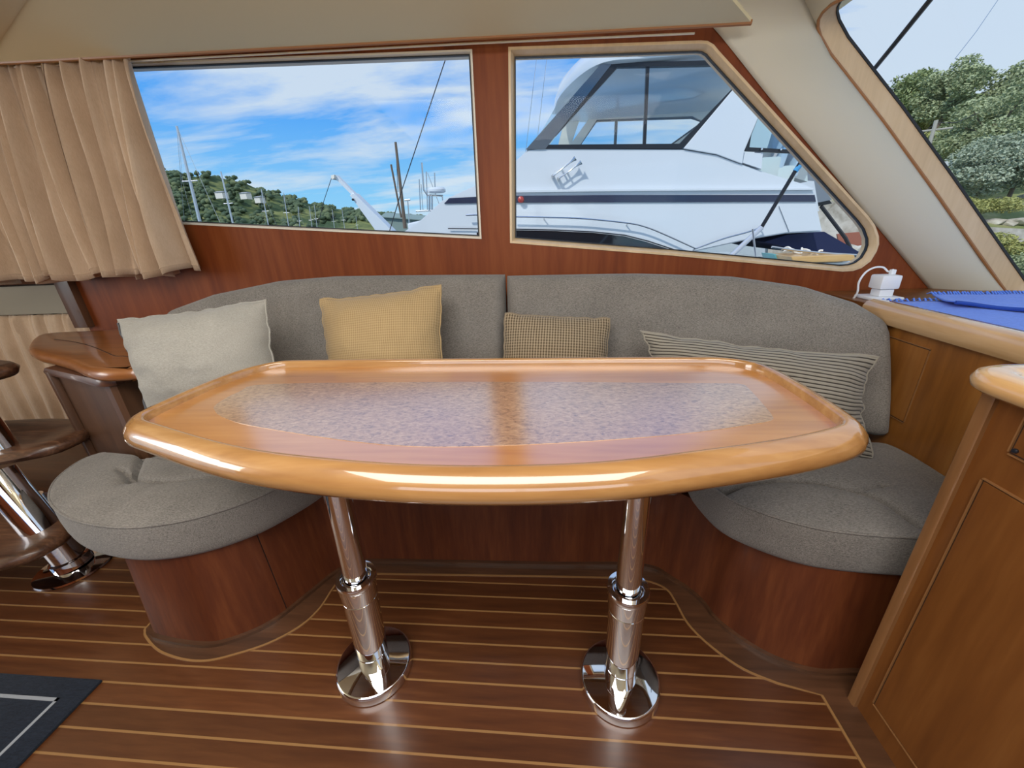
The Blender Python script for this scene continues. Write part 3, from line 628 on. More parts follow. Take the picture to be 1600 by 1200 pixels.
# ------------------------------------------------------------------ end cabinet at the aft end of the settee
ec = thing('end_cabinet', 'dark brown cabinet with curved wooden top left of the grey pillow', 'cabinet', (-1.6, 1.3, 0))
bp = [(-1.664, 1.106), (-1.60, 1.575), (-1.318, 1.575), (-1.31, 1.0), (-1.325, .992), (-1.347, .995)]
G().plate(bp, .0, .682).obj('carcass', M['cabinet_body'], ec, smooth=0)
G().prism([(-1.672, 1.104, .0), (-1.668, 1.088, 0), (-1.645, 1.080, 0), (-1.638, 1.097, 0)], (0, 0, .682)).obj('corner_post', M['cabinet_body'], ec, bevel=.003)
ctop = resample(smooth_path([(-1.96, 1.273), (-1.794, 1.168), (-1.648, 1.11), (-1.507, 1.051), (-1.367, 0.981), (-1.283, 0.956), (-1.232, 0.96), (-1.199, 0.969)]+[(-1.185, .965), (-1.205, .997), (-1.275, 1.07), (-1.31, 1.3), (-1.31, 1.57), (-1.55, 1.575), (-1.80, 1.575), (-1.86,1.50)]+[(-2.133, 1.455)], 4, True), 130)
rings = [[(p.x, p.y, z) for p in inset(ctop, d)] for d, z in ((.022, .688), (.006, .692), (0, .701), (0, .712), (.004, .721), (.012, .7265), (.022, .728))]
G().loft(rings).obj('cabinet_top', M['cabinet_top'], ec, smooth=50)
rings = [[(p.x, p.y, z) for p in inset(bp, d)] for d, z in ((-.004, .664), (-.014, .668), (-.016, .678), (-.010, .690))]
G().loft(rings).obj('under_moulding', M['cherry_dark'], ec, smooth=50)
ln = smooth_path([(-1.93, 1.338), (-1.813, 1.302), (-1.646, 1.231), (-1.481, 1.144), (-1.393, 1.097), (-1.341, 1.088)]+[(-1.16, 1.0)], 4)
ribbon(ln, .003, .727, .7288).obj('inlay_line', M['groove'], ec)

# ------------------------------------------------------------------ aft corner: post, louvre, panel, lower curtain, step
pz = [(-2.138, 0.944), (-2.061, 0.942), (-2.055, 0.734), (-2.119, 0.735)]
tag(G().prism([(-2.135, 1.57, .72), (-2.065, 1.57, .72), (-2.065, 1.57, 1.06), (-2.135, 1.57, 1.06)], (0, .04, 0)).obj('trim_4', M['cabinet_body'], at=(0, 0, 0), bevel=.003), 'brown post below the hanging curtain', kind='structure')
aftw = struct(G().box(-4, -2.0, 1.80, 1.84, -.03, 1.85).obj('wall_quarter', M['cherry_dark'], at=(0, 0, 0), smooth=0))
G().box(-4, -2.08, 1.755, 1.80, .755, .895).obj('vinyl_panel', M['panel_grey'], aftw, smooth=0, bevel=.004)
for k in range(4):
    z = .905+k*.035
    G().prism([(-4, 1.73, z), (-4, 1.755, z+.024), (-4, 1.80, z+.024), (-4, 1.80, z)], (1.92, 0, 0)).obj('slat', M['cherry_dark'], aftw, smooth=0)
def drape(name, label, x0, x1, y, z0, z1, amp, folds, m, seed, hem=.03, taper=.16, bands_=()):
    NU, NV = 260, 30
    def fn(u, v):
        w = taper+(1-taper)*v**.6
        ph = u*folds*2*math.pi
        f = math.sin(ph+1.5*math.sin(u*6+seed)+.6*math.sin(v*2.0+u*9)); f = math.copysign(abs(f)**.75, f)+.55*math.sin(ph*2.37+seed+v)+.6*noise.noise(V((u*8, v*1.3, seed)))
        x = x0+(x1-x0)*u+.020*math.sin(v*2.6+u*17+seed)*v*(1 if u < .97 else .2)
        top = .006*math.sin(ph*4.3+seed)*(1-v)**4
        zz = z1+(z0-z1)*v+(.012*math.sin(ph*.5+seed)+.008*math.sin(ph*1.3+1) if v > .3 else 0)*v*v
        return V((x, y+amp*w*f*.62+top-.060*v**.5, zz))
    g = G().grid(fn, NU, NV)
    o = g.obj(name, M[m], smooth=80, solid=.0025)
    tag(o, label, 'curtain')
    # stitched hem band and satin stripes ride on the cloth as parts
    h = G()
    pts = [fn(i/NU, 1-hem) + V((0, -.003, 0)) for i in range(NU+1)]
    h.tube(pts, .0016, 5); h.obj('hem_stitch', M[m], o)
    for (a, b) in bands_:
        s_ = G().grid(lambda u, v: fn(a+(b-a)*u, v)+V((0, -.0035, 0)), 10, NV); s_.obj('satin_band', M['curtain_satin'], o, smooth=80)
    return o
drape('window_curtain', 'gathered beige curtain hanging over the left of the long window', -2.35, -1.405, 1.560, .945, 1.69, .085, 10.5, 'curtain', .6, bands_=((.06, .115), (.60, .665)))
drape('lower_curtain', 'pleated pale curtain drawn behind the dark end cabinet', -3.9, -2.05, 1.765, .035, .752, .024, 15, 'curtain', 2.2, taper=.8)
stp = thing('side_step', 'low wooden step under the pale lower curtain', 'step', (-2.9, 1.5, 0))
G().box(-4, -1.70, 1.20, 1.70, 0.0, .10).obj('riser', M['cherry_dark'], stp, smooth=0)
G().box(-4, -1.69, 1.18, 1.71, .10, .115).obj('step_top', M['plank'], stp, bevel=.003)

# ------------------------------------------------------------------ winding stair at the left
ws = thing('flybridge_stair', 'scooped dark wooden treads on a chrome pole at the left edge', 'stair', (-1.69, .90, 0))
G().lathe([(0, .001), (.104, .001), (.107, .004), (.105, .010), (.08, .015), (0, .017)], (-1.69, .92, 0), seg=56).obj('base_plate', M['chrome'], ws)
G().lathe([(.054, .016), (.054, .045), (.050, .048), (.046, .05), (.046, .30)], (-1.69, .92, 0), (-.10, -.03, 1), 40).obj('pole', M['chrome'], ws)
def tread(tip, ax, length, width, z, dip):
    tip = V((*tip, 0)); ax = V(ax).normalized(); pr = V((-ax.y, ax.x, 0)); NU, NV = 28, 16
    def pt(u, v, top):
        w = width*math.sqrt(max(0, 1-(1-min(1, u*2.2))**2.2))*(1+.12*math.sin(u*5))
        b = 2*v-1; p = tip+ax*u*length+pr*b*w/2
        dish = dip*(1-b*b)*min(1, u*5)
        e = (1-abs(b)**4)*(1-max(0, 1-u*9)**3)
        return V((p.x, p.y, z+(.026*e**.5-dish if top else -.026*e**.5+dish*.3)))
    g = G(); g.grid(lambda u, v: pt(u, v, True), NU, NV, False); g.grid(lambda u, v: pt(u, v, False), NU, NV, False)
    return g.obj('tread', M['tread'], ws, smooth=60, weld=True)
tread((-1.60, 1.035), (-1, .02, 0), .70, .30, .445, .018)
tread((-1.50, .80), (-1, .10, 0), .75, .28, .215, .018)
tread((-1.80, 1.08), (-1, -.02, 0), .7, .26, .68, .018)
G().lathe([(.046, .0), (.046, .23)], (-1.64, .87, .205), (-.42, .12, 1), 40).obj('pole', M['chrome'], ws)
G().lathe([(.046, .0), (.046, .25)], (-1.82, .98, .44), (-.3, .1, 1), 40).obj('pole', M['chrome'], ws)

# ------------------------------------------------------------------ floor mat
fm = thing('floor_mat', 'navy floor mat with a thin grey border line, bottom left', 'mat', (-1.6, 0, 0))
G().box(-2.1, -1.172, -.6, .566, .001, .008).obj('mat_body', M['navy_mat'], fm, bevel=.002)
bl = G()
for a in ((-2.03, -1.234, .511, .519), (-2.03, -1.234, -.55, -.542), (-1.242, -1.234, -.55, .519), (-2.03, -2.022, -.55, .519)): bl.box(a[0], a[1], a[2], a[3], .0075, .0088)
bl.obj('border_line', M['mat_line'], fm, smooth=0)

# ------------------------------------------------------------------ on the shelf: cloths, socket, charger
def cloth(name, label, poly, z, th, m, ripple, fr, group=None):
    o = G()
    (A0, A1, A2, A3) = [V(p) for p in poly]             # back left, back right, front right, front left
    def fn(u, v):
        p = A0.lerp(A1, u).lerp(A3.lerp(A2, u), v)
        e = v**4
        return V((p.x+ripple*.8*e*math.sin(u*11+1), p.y+ripple*.9*e*math.sin(u*14), z+th+ripple*.55*(.5+.5*math.sin(u*17+v*2))*e+.0012*noise.noise(V((u*9, v*9, z*50)))))
    g = G().grid(fn, 60, 24); ob = g.obj(name, M[m], smooth=60, solid=.0035); tag(ob, label, 'cloth', group)
    k = G()
    rnd = random.Random(3)
    for i in range(fr):
        u = (i+.5)/fr; p = fn(u, 0); q = p+V((rnd.uniform(-.008, .008), .020+rnd.uniform(-.006, .008), .001)); k.tube([p, (p+q)/2+V((0, 0, .007)), q], [.0028, .0026, .0016], 5)
    if fr: tag(k.obj('fringe', M[m], ob), kind='stuff')
    return ob, fn
c1, f1 = cloth('blue_cloth', 'flat blue cloth lying on the shelf under the windscreen', [(1.075, 1.352), (1.70, 1.29), (1.70, .5), (1.046, .5)], .779, .003, 'blue_cloth', 0, 40)
c2, f2 = cloth('blue_cloth', 'rumpled fringed blue cloth laid over the flat blue cloth', [(1.245, 1.385), (1.60, 1.34), (1.66, .86), (1.165, 1.235)], .789, .004, 'blue_cloth', .017, 46)
G().tube([f2(i/40, 1)+V((0, -.001, -.003)) for i in range(41)], .0055, 6).obj('dark_border', M['blue_dark'], c2)
so = thing('wall_socket', 'white socket plate lying on the shelf beside the blue cloth', 'socket', (1.12, 1.40, .778))
G().box(1.07, 1.165, 1.385, 1.475, .778, .788).obj('socket_plate', M['white_plastic'], so, bevel=.004)
ch = thing('phone_charger', 'white plug-in charger with its looping white cable', 'charger', (1.115, 1.425, .788))
G().box(1.098, 1.142, 1.405, 1.445, .788, .812).obj('adapter', M['white_plastic'], ch, bevel=.004)
cb_ = G().box(1.090, 1.150, 1.398, 1.452, .8125, .857); cb_.obj('body', M['white_plastic'], ch, bevel=.006)
G().box(1.128, 1.142, 1.420, 1.432, .857, .873).obj('cable_plug', M['white_plastic'], ch, bevel=.002)
kb = [(1.138, 1.44, 0.851), (1.132, 1.44, 0.865), (1.112, 1.44, 0.879), (1.085, 1.44, 0.879), (1.062, 1.44, 0.864), (1.05, 1.44, 0.833), (1.054, 1.44, 0.797)]
G().tube(smooth_path([(1.135, 1.426, .872)]+kb[1:]+[(kb[-1][0], 1.46, .76)], 6), .003, 8).obj('cable', M['white_plastic'], ch)
# ------------------------------------------------------------------ outside: water, shore, neighbours
M['water'] = mat('water', (.03, .07, .09), .12, spec=.6)
_n, _l, _b = nodes(M['water']); bump(_n, _l, _b, noise_(_n, _l, coords(_n, _l, (1, 1, 1)), 1.5, 4, .6).outputs[0], .4, .1)
M['hill'] = mat('hill', (.05, .08, .03), .95, spec=.1)
def patchy(m, stops, scale, det=6, sc=(1, 1, 1), rough=.62):
    n, l, b = nodes(m); t = noise_(n, l, coords(n, l, sc), scale, det, rough, .3); r = ramp(n, stops); l.new(t.outputs[0], r.inputs[0]); l.new(r.outputs[0], b.inputs['Base Color']); return t
patchy(M['hill'], [(.36, (.035, .065, .035)), (.50, (.075, .11, .05)), (.60, (.22, .24, .09)), (.72, (.30, .30, .13))], .028, 6, (1, 1, 2.5))
M['far_tree'] = mat('far_tree', (.035, .062, .035), .95, spec=.05)
patchy(M['far_tree'], [(.35, (.075, .115, .080)), (.55, (.13, .17, .095)), (.7, (.22, .24, .12))], .09, 5)
M['shore'] = mat('shore', (.3, .27, .2), .95, spec=.1)
patchy(M['shore'], [(.35, (.12, .16, .06)), (.52, (.24, .27, .11)), (.63, (.40, .37, .22)), (.78, (.60, .56, .46))], .40, 7)
M['rock'] = mat('rock', (.55, .52, .44), .9, spec=.15); patchy(M['rock'], [(.3, (.26, .23, .18)), (.55, (.55, .52, .45)), (.75, (.72, .70, .64))], 2.2, 6)
def leaf_mat(name, a, b_):
    m = mat(name, a, .75, spec=.2); n, l, b = nodes(m); t = noise_(n, l, coords(n, l, (1, 1, 1)), 1.3, 4, .7); r = ramp(n, [(.32, a), (.68, b_)]); l.new(t.outputs[0], r.inputs[0]); l.new(r.outputs[0], b.inputs['Base Color']); return m
M['leaf_dark'] = leaf_mat('leaf_dark', (.17, .22, .09), (.36, .42, .19))
M['leaf_mid'] = leaf_mat('leaf_mid', (.24, .29, .14), (.47, .52, .31))
M['leaf_grey'] = leaf_mat('leaf_grey', (.25, .31, .21), (.48, .53, .39))
M['leaf_yellow'] = leaf_mat('leaf_yellow', (.27, .28, .08), (.50, .50, .19))
M['bark'] = mat('bark', (.16, .12, .09), .9)
M['shed_roof'] = mat('shed_roof', (.22, .30, .28), .6); M['house_wall'] = mat('house_wall', (.80, .78, .72), .8); M['house_roof'] = mat('house_roof', (.35, .36, .37), .7)
M['pole_grey'] = mat('pole_grey', (.40, .38, .33), .8); M['brick_red'] = mat('brick_red', (.33, .12, .08), .9)
struct(G().prism([(-600, 2.6, -1.6), (600, 2.6, -1.6), (600, 900, -1.6), (-600, 900, -1.6)], (0, 0, .1)).obj('water', M['water'], at=(0, 0, 0), smooth=0))
struct(G().box(-1.98, 3.2, 1.67, 3.3, .30, .55).obj('floor_side_deck', M['gelcoat'], at=(0, 0, 0), smooth=0), 'white side deck of the boat outside the windows')
# far wooded hill
crest = [V(p) for p in [(-689.464, 300.0, 74.014), (-508.271, 300.0, 73.618), (-400.719, 300.0, 68.377), (-325.764, 300.0, 60.483), (-279.073, 300.0, 50.146), (-256.007, 300.0, 44.379), (-231.249, 300.0, 43.488), (-209.465, 300.0, 34.076), (-191.164, 300.0, 28.968), (-163.753, 300.0, 20.871), (-135.647, 300.0, 15.711), (-107.529, 300.0, 11.421), (-88.794, 300.0, 9.283), (-42.377, 300.0, 5.476)]]
crest = [V((c.x, c.y+12*math.sin(i*2.1), c.z)) for i, c in enumerate(resample(crest, 90, False))]
def hill_pt(c, t):
    f = V((c.x*.70, 190, -1.6)); b = c-f
    return V((f.x+b.x*t, f.y+b.y*t, f.z+b.z*(t**1.25))) + V((0, 0, 1.2*noise.noise(V((c.x*.02, t*4, 2)))*t*(1-t)*4))
hg = G().grid(lambda u, v: (hill_pt(crest[min(89, int(u*89))], v*2) if v <= .5 else crest[min(89, int(u*89))]+V((0, 160*(v-.5), -40*(v-.5)))), 89, 24, False)
hill = struct(hg.obj('hills', M['hill'], at=(0, 0, 0), smooth=70))
def clump(g, c, r, rnd, flat=.8):
    ico = [(0, 0, 1), (.894, 0, .447), (.276, .851, .447), (-.724, .526, .447), (-.724, -.526, .447), (.276, -.851, .447), (.724, .526, -.447), (-.276, .851, -.447), (-.894, 0, -.447), (-.276, -.851, -.447), (.724, -.526, -.447), (0, 0, -1)]
    fs = [(0, 1, 2), (0, 2, 3), (0, 3, 4), (0, 4, 5), (0, 5, 1), (1, 6, 2), (2, 7, 3), (3, 8, 4), (4, 9, 5), (5, 10, 1), (6, 7, 2), (7, 8, 3), (8, 9, 4), (9, 10, 5), (10, 6, 1), (11, 7, 6), (11, 8, 7), (11, 9, 8), (11, 10, 9), (11, 6, 10)]
    g.add([c+V((x, y, z*flat))*r*rnd.uniform(.7, 1.2) for x, y, z in ico], fs)
rnd = random.Random(5); tg = G()
for i in range(6500):
    u = rnd.random(); t = rnd.random()**.6; c = crest[int(u*89)]
    p = hill_pt(c, t)
    if noise.noise(V((p.x*.014, p.y*.03, 4))) > (.20 if t < .7 else .6): continue
    r = rnd.uniform(1.1, 2.3); clump(tg, p+V((rnd.uniform(-3, 3), rnd.uniform(-3, 3), r*.5)), r, rnd)
for c in crest:
    for k in range(5):
        r = rnd.uniform(1.0, 2.2); clump(tg, c+V((rnd.uniform(-4, 4), rnd.uniform(-3, 3), r*.4)), r, rnd)
tag(tg.obj('far_forest', M['far_tree'], at=(0, 0, 0), smooth=80), kind='stuff')
def house(px, label, w, h):
    p = V(px); t = thing('house', label, 'house', p, 'houses on the far hillside')
    G().box(p.x-w/2, p.x+w/2, p.y, p.y+5, p.z-3, p.z+h).obj('wall', M['house_wall'], t, smooth=0)
    G().prism([(p.x-w/2-.4, p.y-.4, p.z+h), (p.x+w/2+.4, p.y-.4, p.z+h), (p.x+w/2, p.y+2.5, p.z+h+.8), (p.x-w/2, p.y+2.5, p.z+h+.8)], (0, 3, 0)).obj('roof', M['house_roof'], t, smooth=0)
hp = [(-203.494, 255.0, 28.257), (-187.596, 255.0, 27.104), (-179.045, 255.0, 24.523), (-211.447, 255.0, 33.67)]
house(hp[0], 'wide pale house on the hill between two tilted masts', 5, .6)
house(hp[1], 'small tan house on the hill above the grassy field', 4.2, .4)
house(hp[2], 'lowest grey-roofed house at the right end of the grassy field', 3.6, .3)
sh = thing('marina_shed', 'long grey-green shed at the foot of the hill beside the crane', 'shed', (-54.414, 150.0, 2.174))
q = [(-59.003, 150.0, 6.482), (-39.8, 150.0, 4.11), (-40.503, 150.0, -1.71), (-60.056, 150.0, 0.444)]
G().prism(q, (0, 10, 0)).obj('wall', M['shed_roof'], sh, smooth=0)
G().prism([V(q[0])+V((-.6, -1, -.3)), V(q[1])+V((.6, -1, -.3)), V(q[1])+V((.6, 5, 1.2)), V(q[0])+V((-.6, 5, 1.2))], (0, 0, .3)).obj('roof', M['shed_roof'], sh, smooth=0)
# moored sailing yachts: hull, mast, spreaders, stays
def sailboat(top, foot, label, r, spread=(.35, .65), hull=True, m='alloy', stays=True):
    top = V(top); foot = V(foot); base = foot+(foot-top)*((foot.z+.9)/max(.3, (top.z-foot.z))); base.z = -.9
    L = (top-base).length; t = thing('sailing_yacht', label, 'sailboat', (base.x, base.y, -1.5), 'masts of moored sailing yachts')
    hl = L*.5
    if hull:
        rings = []
        for k in range(9):
            u = k/8; w = hl*.15*math.sin(math.pi*min(1, .12+u*.95))**.6*(1 if u < .99 else .1); x = base.x+hl*(u-.45)
            rings.append([(x, base.y-w, -.75+.15*u), (x, base.y-w*.7, -1.45), (x, base.y+w*.7, -1.45), (x, base.y+w, -.75+.15*u)])
        G().loft(rings).obj('hull', M['gelcoat'], t, smooth=60)
        G().box(base.x-hl*.2, base.x+hl*.18, base.y-hl*.08, base.y+hl*.08, -.8, -.35).obj('coachroof', M['gelcoat'], t, bevel=.08)
    G().tube([base, top], [r, r*.62], 8).obj('mast', M[m], t)
    for s in spread:
        p = base.lerp(top, s); w = L*.065*(1.2-s*.4); G().tube([p+V((-w, 0, .02)), p, p+V((w, 0, .02))], r*.35, 6).obj('spreader', M[m], t)
    if stays:
        w = L*.06; G().tube([top, base+V((-hl*.4, 0, .2))], r*.12, 4).obj('backstay', M['steel'], t); G().tube([top, base+V((hl*.5, 0, .3))], r*.12, 4).obj('forestay', M['steel'], t)
        G().tube([base.lerp(top, .95), base.lerp(top, spread[-1])+V((-w, 0, 0)), base+V((-w, .1, .3))], r*.1, 4).obj('shroud', M['steel'], t)
    if hull: G().tube([base.lerp(top, .12), base.lerp(top, .12)+V((-hl*.38, 0, .1))], r*1.2, 8).obj('boom', M['navy_canvas'], t)
for lb, r, st, top, foot in [('tallest leaning white mast, just right of the beige curtain', 0.085, 1, (-22.147, 26.0, 7.562), (-22.576, 26.0, 2.607)), ('second leaning mast to the right of the tallest white mast', 0.085, 0, (-32.56, 42.0, 7.468), (-32.838, 42.0, 3.144)), ('thin mast in front of the grassy field on the hill', 0.075, 1, (-43.826, 64.0, 8.149), (-44.125, 64.0, 3.59)), ('mast with low spreaders right of the grassy field', 0.07, 1, (-45.39, 72.0, 8.237), (-45.859, 72.0, 3.524)), ('short mast with a triangle of stays below the hill edge', 0.07, 1, (-48.11, 80.0, 6.441), (-48.658, 80.0, 3.342)), ('left one of a pair of close short masts below the hill', 0.06, 1, (-49.883, 87.0, 6.92), (-50.184, 87.0, 3.42)), ('right one of a pair of close short masts below the hill', 0.06, 0, (-52.613, 94.0, 7.596), (-53.016, 94.0, 3.418)), ('short mast just left of the white crane tip cable', 0.06, 1, (-52.199, 101.0, 6.874), (-52.522, 101.0, 3.248)), ('short mast under the white crane jib', 0.06, 0, (-53.143, 108.0, 7.456), (-53.373, 108.0, 3.118)), ('lowest mast tucked behind the white crane arm', 0.06, 0, (-53.425, 116.0, 5.612), (-53.587, 116.0, 2.935))]:
    sailboat(top, foot, lb, r*1.25, stays=bool(st))
# white crane arm
cr = thing('marina_crane', 'white crane with a thick raised arm and thin jib', 'crane', (-4.413, 11.0, 0.113))
q = [(-5.138, 11.0, 2.006), (-5.021, 11.0, 2.061), (-4.139, 11.0, 1.1), (-3.474, 11.0, -0.268), (-4.026, 11.0, -0.25), (-4.627, 11.0, 1.17)]
G().prism(q, (0, .35, 0)).obj('arm', M['gelcoat'], cr, smooth=0, bevel=.02)
q = [(-5.511, 11.0, 2.459), (-5.432, 11.0, 2.499), (-5.024, 11.0, 2.046), (-5.103, 11.0, 2.004)]
G().prism([V(p)+V((0, .08, 0)) for p in q], (0, .16, 0)).obj('jib', M['gelcoat'], cr, smooth=0)
q = [(-5.539, 11.0, 2.49), (-5.449, 11.0, 2.5), (-5.469, 11.0, 2.413), (-5.541, 11.0, 2.402)]
G().prism(q, (0, .3, 0)).obj('sheave', M['gelcoat_cream'], cr, smooth=0)
q = [(-5.585, 11.1, 2.443), (-5.922, 11.1, 1.912), (-6.228, 11.1, 1.321)]
G().tube(q, .008, 5).obj('cable', M['dark_wire'], cr)
q = [(-5.046, 10.98, 1.893)]
G().lathe([(0, 0), (.03, 0), (.03, .03), (0, .03)], q[0], (0, -1, 0), 12).obj('pivot', M['black_frame'], cr)
# wooden masts and radar arch of the boats beyond the white bow
def poles(name, label, cat, d, lst, m, r, group=None):
    t = thing(name, label, cat, lst[0][1], group)
    for a, b in lst: G().tube([a, b], r, 6).obj('mast', M[m], t)
    return t
w1 = [(-6.064, 18.0, 4.445), (-6.156, 18.0, 1.177), (-6.383, 18.0, 3.66), (-6.26, 18.0, 1.622), (-6.282, 18.0, 3.771), (-6.245, 18.0, 2.623)]
t = thing('ketch', 'dark bare wooden mast with its slanting gaff left of the radar', 'sailboat', w1[1])
G().tube([w1[0], w1[1]], [.05, .085], 8).obj('mast', M['spar_wood'], t)
G().tube([w1[2], w1[3]], .04, 6).obj('gaff', M['spar_wood'], t)
G().tube([w1[0], w1[5]], .012, 4).obj('stay', M['dark_wire'], t)
G().box(w1[1][0]-1.5, w1[1][0]+1.1, 17.4, 18.6, -1.5, -.4).obj('hull', M['spar_wood'], t, bevel=.2)
fb = thing('fishing_boat', 'white work boat with radar scanner and whip aerials behind the yacht bow', 'boat', (-3.862, 14.0, 1.05))
q = [(-4.697, 14.0, 1.309), (-4.105, 14.0, 1.402), (-3.273, 14.0, 1.364), (-2.899, 14.0, 0.703), (-4.676, 14.0, 0.839)]
G().box(q[0][0]-.5, q[2][0]+1.2, 13.6, 16.2, -1.5, q[0][2]-.35).obj('hull', M['gelcoat'], fb, bevel=.1)
G().prism(q, (0, 1.8, 0)).obj('wheelhouse', M['gelcoat'], fb, smooth=0, bevel=.05)
q = [(-3.807, 14.0, 2.185), (-3.316, 14.0, 2.161)]
G().lathe([(0, 0), (.24, 0), (.30, .03), (.30, .09), (.25, .15), (0, .17)], ((q[0][0]+q[1][0])/2, 14, q[0][2]), seg=28).obj('radar_scanner', M['gelcoat'], fb)
for a, b, r in [((-3.946, 14.0, 3.081), (-3.985, 14.0, 2.308), 0.03), ((-3.985, 14.0, 2.308), (-3.879, 14.0, 2.132), 0.03), ((-3.879, 14.0, 2.132), (-3.367, 14.0, 2.087), 0.03), ((-3.814, 14.0, 2.128), (-3.875, 14.0, 1.648), 0.035), ((-3.728, 14.0, 2.124), (-3.783, 14.0, 1.683), 0.03), ((-3.388, 14.0, 2.088), (-3.388, 14.0, 1.897), 0.02), ((-3.833, 14.0, 2.82), (-3.935, 14.0, 1.69), 0.018), ((-4.094, 14.0, 2.613), (-4.18, 14.0, 1.663), 0.018), ((-4.051, 14.0, 2.461), (-4.093, 14.0, 1.659), 0.012), ((-3.564, 14.0, 2.769), (-3.61, 14.0, 2.213), 0.02), ((-3.795, 14.0, 2.782), (-3.522, 14.0, 1.865), 0.012), ((-4.334, 14.0, 1.67), (-3.785, 14.0, 1.664), 0.03)]:
    G().tube([a, b], r, 6).obj('pole', M['steel'], fb)
lp_ = [(-13.048, 40.0, 3.835), (-13.322, 40.0, 1.996), (-13.367, 40.0, 3.796), (-12.8, 40.0, 3.823)]
t = thing('lamp_post', 'twin-armed lamp post behind the bare wooden mast', 'lamp post', lp_[1])
G().tube([lp_[0], V(lp_[1])-V((0, 0, 2))], .06, 6).obj('post', M['steel'], t); G().tube([lp_[2], lp_[3]], .09, 6).obj('arm', M['steel'], t)
q = [(-0.6, 3.2, 2.224), (-1.079, 3.2, 1.349), (-1.291, 3.2, 0.933), (-1.661, 3.2, 0.144)]
tag(G().tube(q, .0034, 6).obj('rigging_line', M['dark_wire']), 'thin dark line slanting across the sky in the long window', 'line')
AER = (([(-0.066, 6.5, 3.34), (-0.274, 6.5, 2.091)], [(0.068, 6.5, 3.33), (-0.126, 6.5, 2.099)]))
# ------------------------------------------------------------------ white motor yacht alongside
YY = 6.0
yt_ = thing('motor_yacht', 'large white motor yacht with navy stripe moored alongside', 'yacht', (1, 7.5, -1.6))
hull = [(-2.087, 1.057), (-1.828, 1.193), (-1.468, 1.444), (-1.343, 1.487), (-0.949, 1.62), (-0.476, 1.829), (-0.219, 2.01), (-0.057, 2.015), (1.761, 1.904), (2.212, 1.813), (2.803, 1.591), (3.41, 1.396), (3.498, 1.354), (3.629, 1.064), (3.747, 0.804), (3.281, 0.8), (2.793, 0.738), (2.379, 0.663), (1.999, 0.593)]
deep = [(hull[-1][0], -.6), (hull[-1][0]-.1, -1.5), (hull[0][0]+.2, -1.5), (hull[0][0]-.2, -.2)]
prof = hull+deep
def slab(poly, y0, y1, b=0): return [(x, y0, z) for x, z in poly], (0, y1-y0, 0)
g = G(); n_ = len(prof)
in1 = inset(prof, .05)
g.loft([[(p[0], YY+.05, p[1]) for p in in1], [(p[0], YY+.012, p[1]) for p in inset(prof, .02)], [(p[0], YY, p[1]) for p in inset(prof, 0.045)]][::-1][1:]+[[(p[0], YY+.05, p[1]) for p in prof], [(p[0], YY+3.4, p[1]) for p in prof]])
g.obj('hull', M['gelcoat'], yt_, smooth=25)
G().prism([(p[0], YY-.002, p[1]) for p in inset(prof, .02)], (0, .02, 0)).obj('side_shell', M['gelcoat'], yt_, smooth=0)
def panel(name, px3, m, depth, front=0, parent=None, bevel=0):
    return G().prism([V(p)+V((0, -front, 0)) for p in px3], (0, depth, 0)).obj(name, M[m], parent or yt_, smooth=0, bevel=bevel)
panel('stripe', [(-1.431, 5.98, 1.4), (-1.35, 5.98, 1.466), (-0.958, 5.98, 1.463), (-0.465, 5.98, 1.451), (1.272, 5.98, 1.376), (3.515, 5.98, 1.265), (3.55, 5.98, 1.183), (1.279, 5.98, 1.285), (-0.469, 5.98, 1.362)], 'navy_stripe', .02)
panel('rubbing_strake', [(-0.46, 5.96, 1.521), (1.261, 5.96, 1.453), (3.468, 5.96, 1.348), (3.482, 5.96, 1.322), (1.264, 5.96, 1.422), (-0.462, 5.96, 1.489)], 'gelcoat', .05, bevel=.005)
panel('saloon_window', [(-0.994, 5.975, 1.001), (-0.484, 5.975, 1.009), (0.152, 5.975, 0.969), (0.69, 5.975, 0.92), (1.091, 5.975, 0.861), (1.405, 5.975, 0.772), (1.857, 5.975, 0.617), (1.328, 5.975, 0.621), (-1.014, 5.975, 0.748)], 'dark_glass', .03)
q = [(-1.406, 5.96, 1.071), (-0.988, 5.96, 1.048), (-0.482, 5.96, 1.022), (0.151, 5.96, 0.982), (0.687, 5.96, 0.933), (1.096, 5.96, 0.874), (1.417, 5.96, 0.784), (1.869, 5.96, 0.626)]
G().tube(q, .008, 5).obj('window_line', M['black_frame'], yt_)
for a, b in AER: G().tube([a, b, V(b)+(V(b)-V(a))*.2], .0035, 4).obj('aerial', M['steel'], yt_)
# hand rail and stanchions
hr = smooth_path([(-0.47, 5.9, 1.184), (-0.017, 5.9, 1.155), (0.501, 5.9, 1.115), (1.118, 5.9, 1.03), (1.371, 5.9, 0.966), (1.637, 5.9, 0.856), (2.061, 5.9, 0.66)], 5)
r_ = G().tube(hr, .011, 6).obj('hand_rail', M['steel'], yt_)
q = smooth_path([(2.061, 5.9, 0.66), (2.408, 5.9, 0.774), (2.728, 5.9, 0.85), (2.904, 5.9, 0.914)], 5)
G().tube(q, .011, 6).obj('hand_rail', M['steel'], yt_)
for a in [(-0.026, 5.9, 1.155), (1.118, 5.9, 1.03), (2.06, 5.9, 0.664), (2.904, 5.9, 0.914)]:
    G().tube([a, V(a)+V((0, .10, -.03))], .009, 6).obj('stanchion', M['steel'], yt_)
q = [(-1.118, 5.9, 1.234), (-0.991, 5.9, 1.233), (-0.9, 5.9, 1.228)]
G().tube(q, .014, 6).obj('grab_rail', M['steel'], yt_)
q = [(-0.342, 5.97, 1.396)]
G().lathe([(0, 0), (.045, 0), (.04, .04), (0, .06)], q[0], (0, -1, 0), 16).obj('side_light', M['red'], yt_)
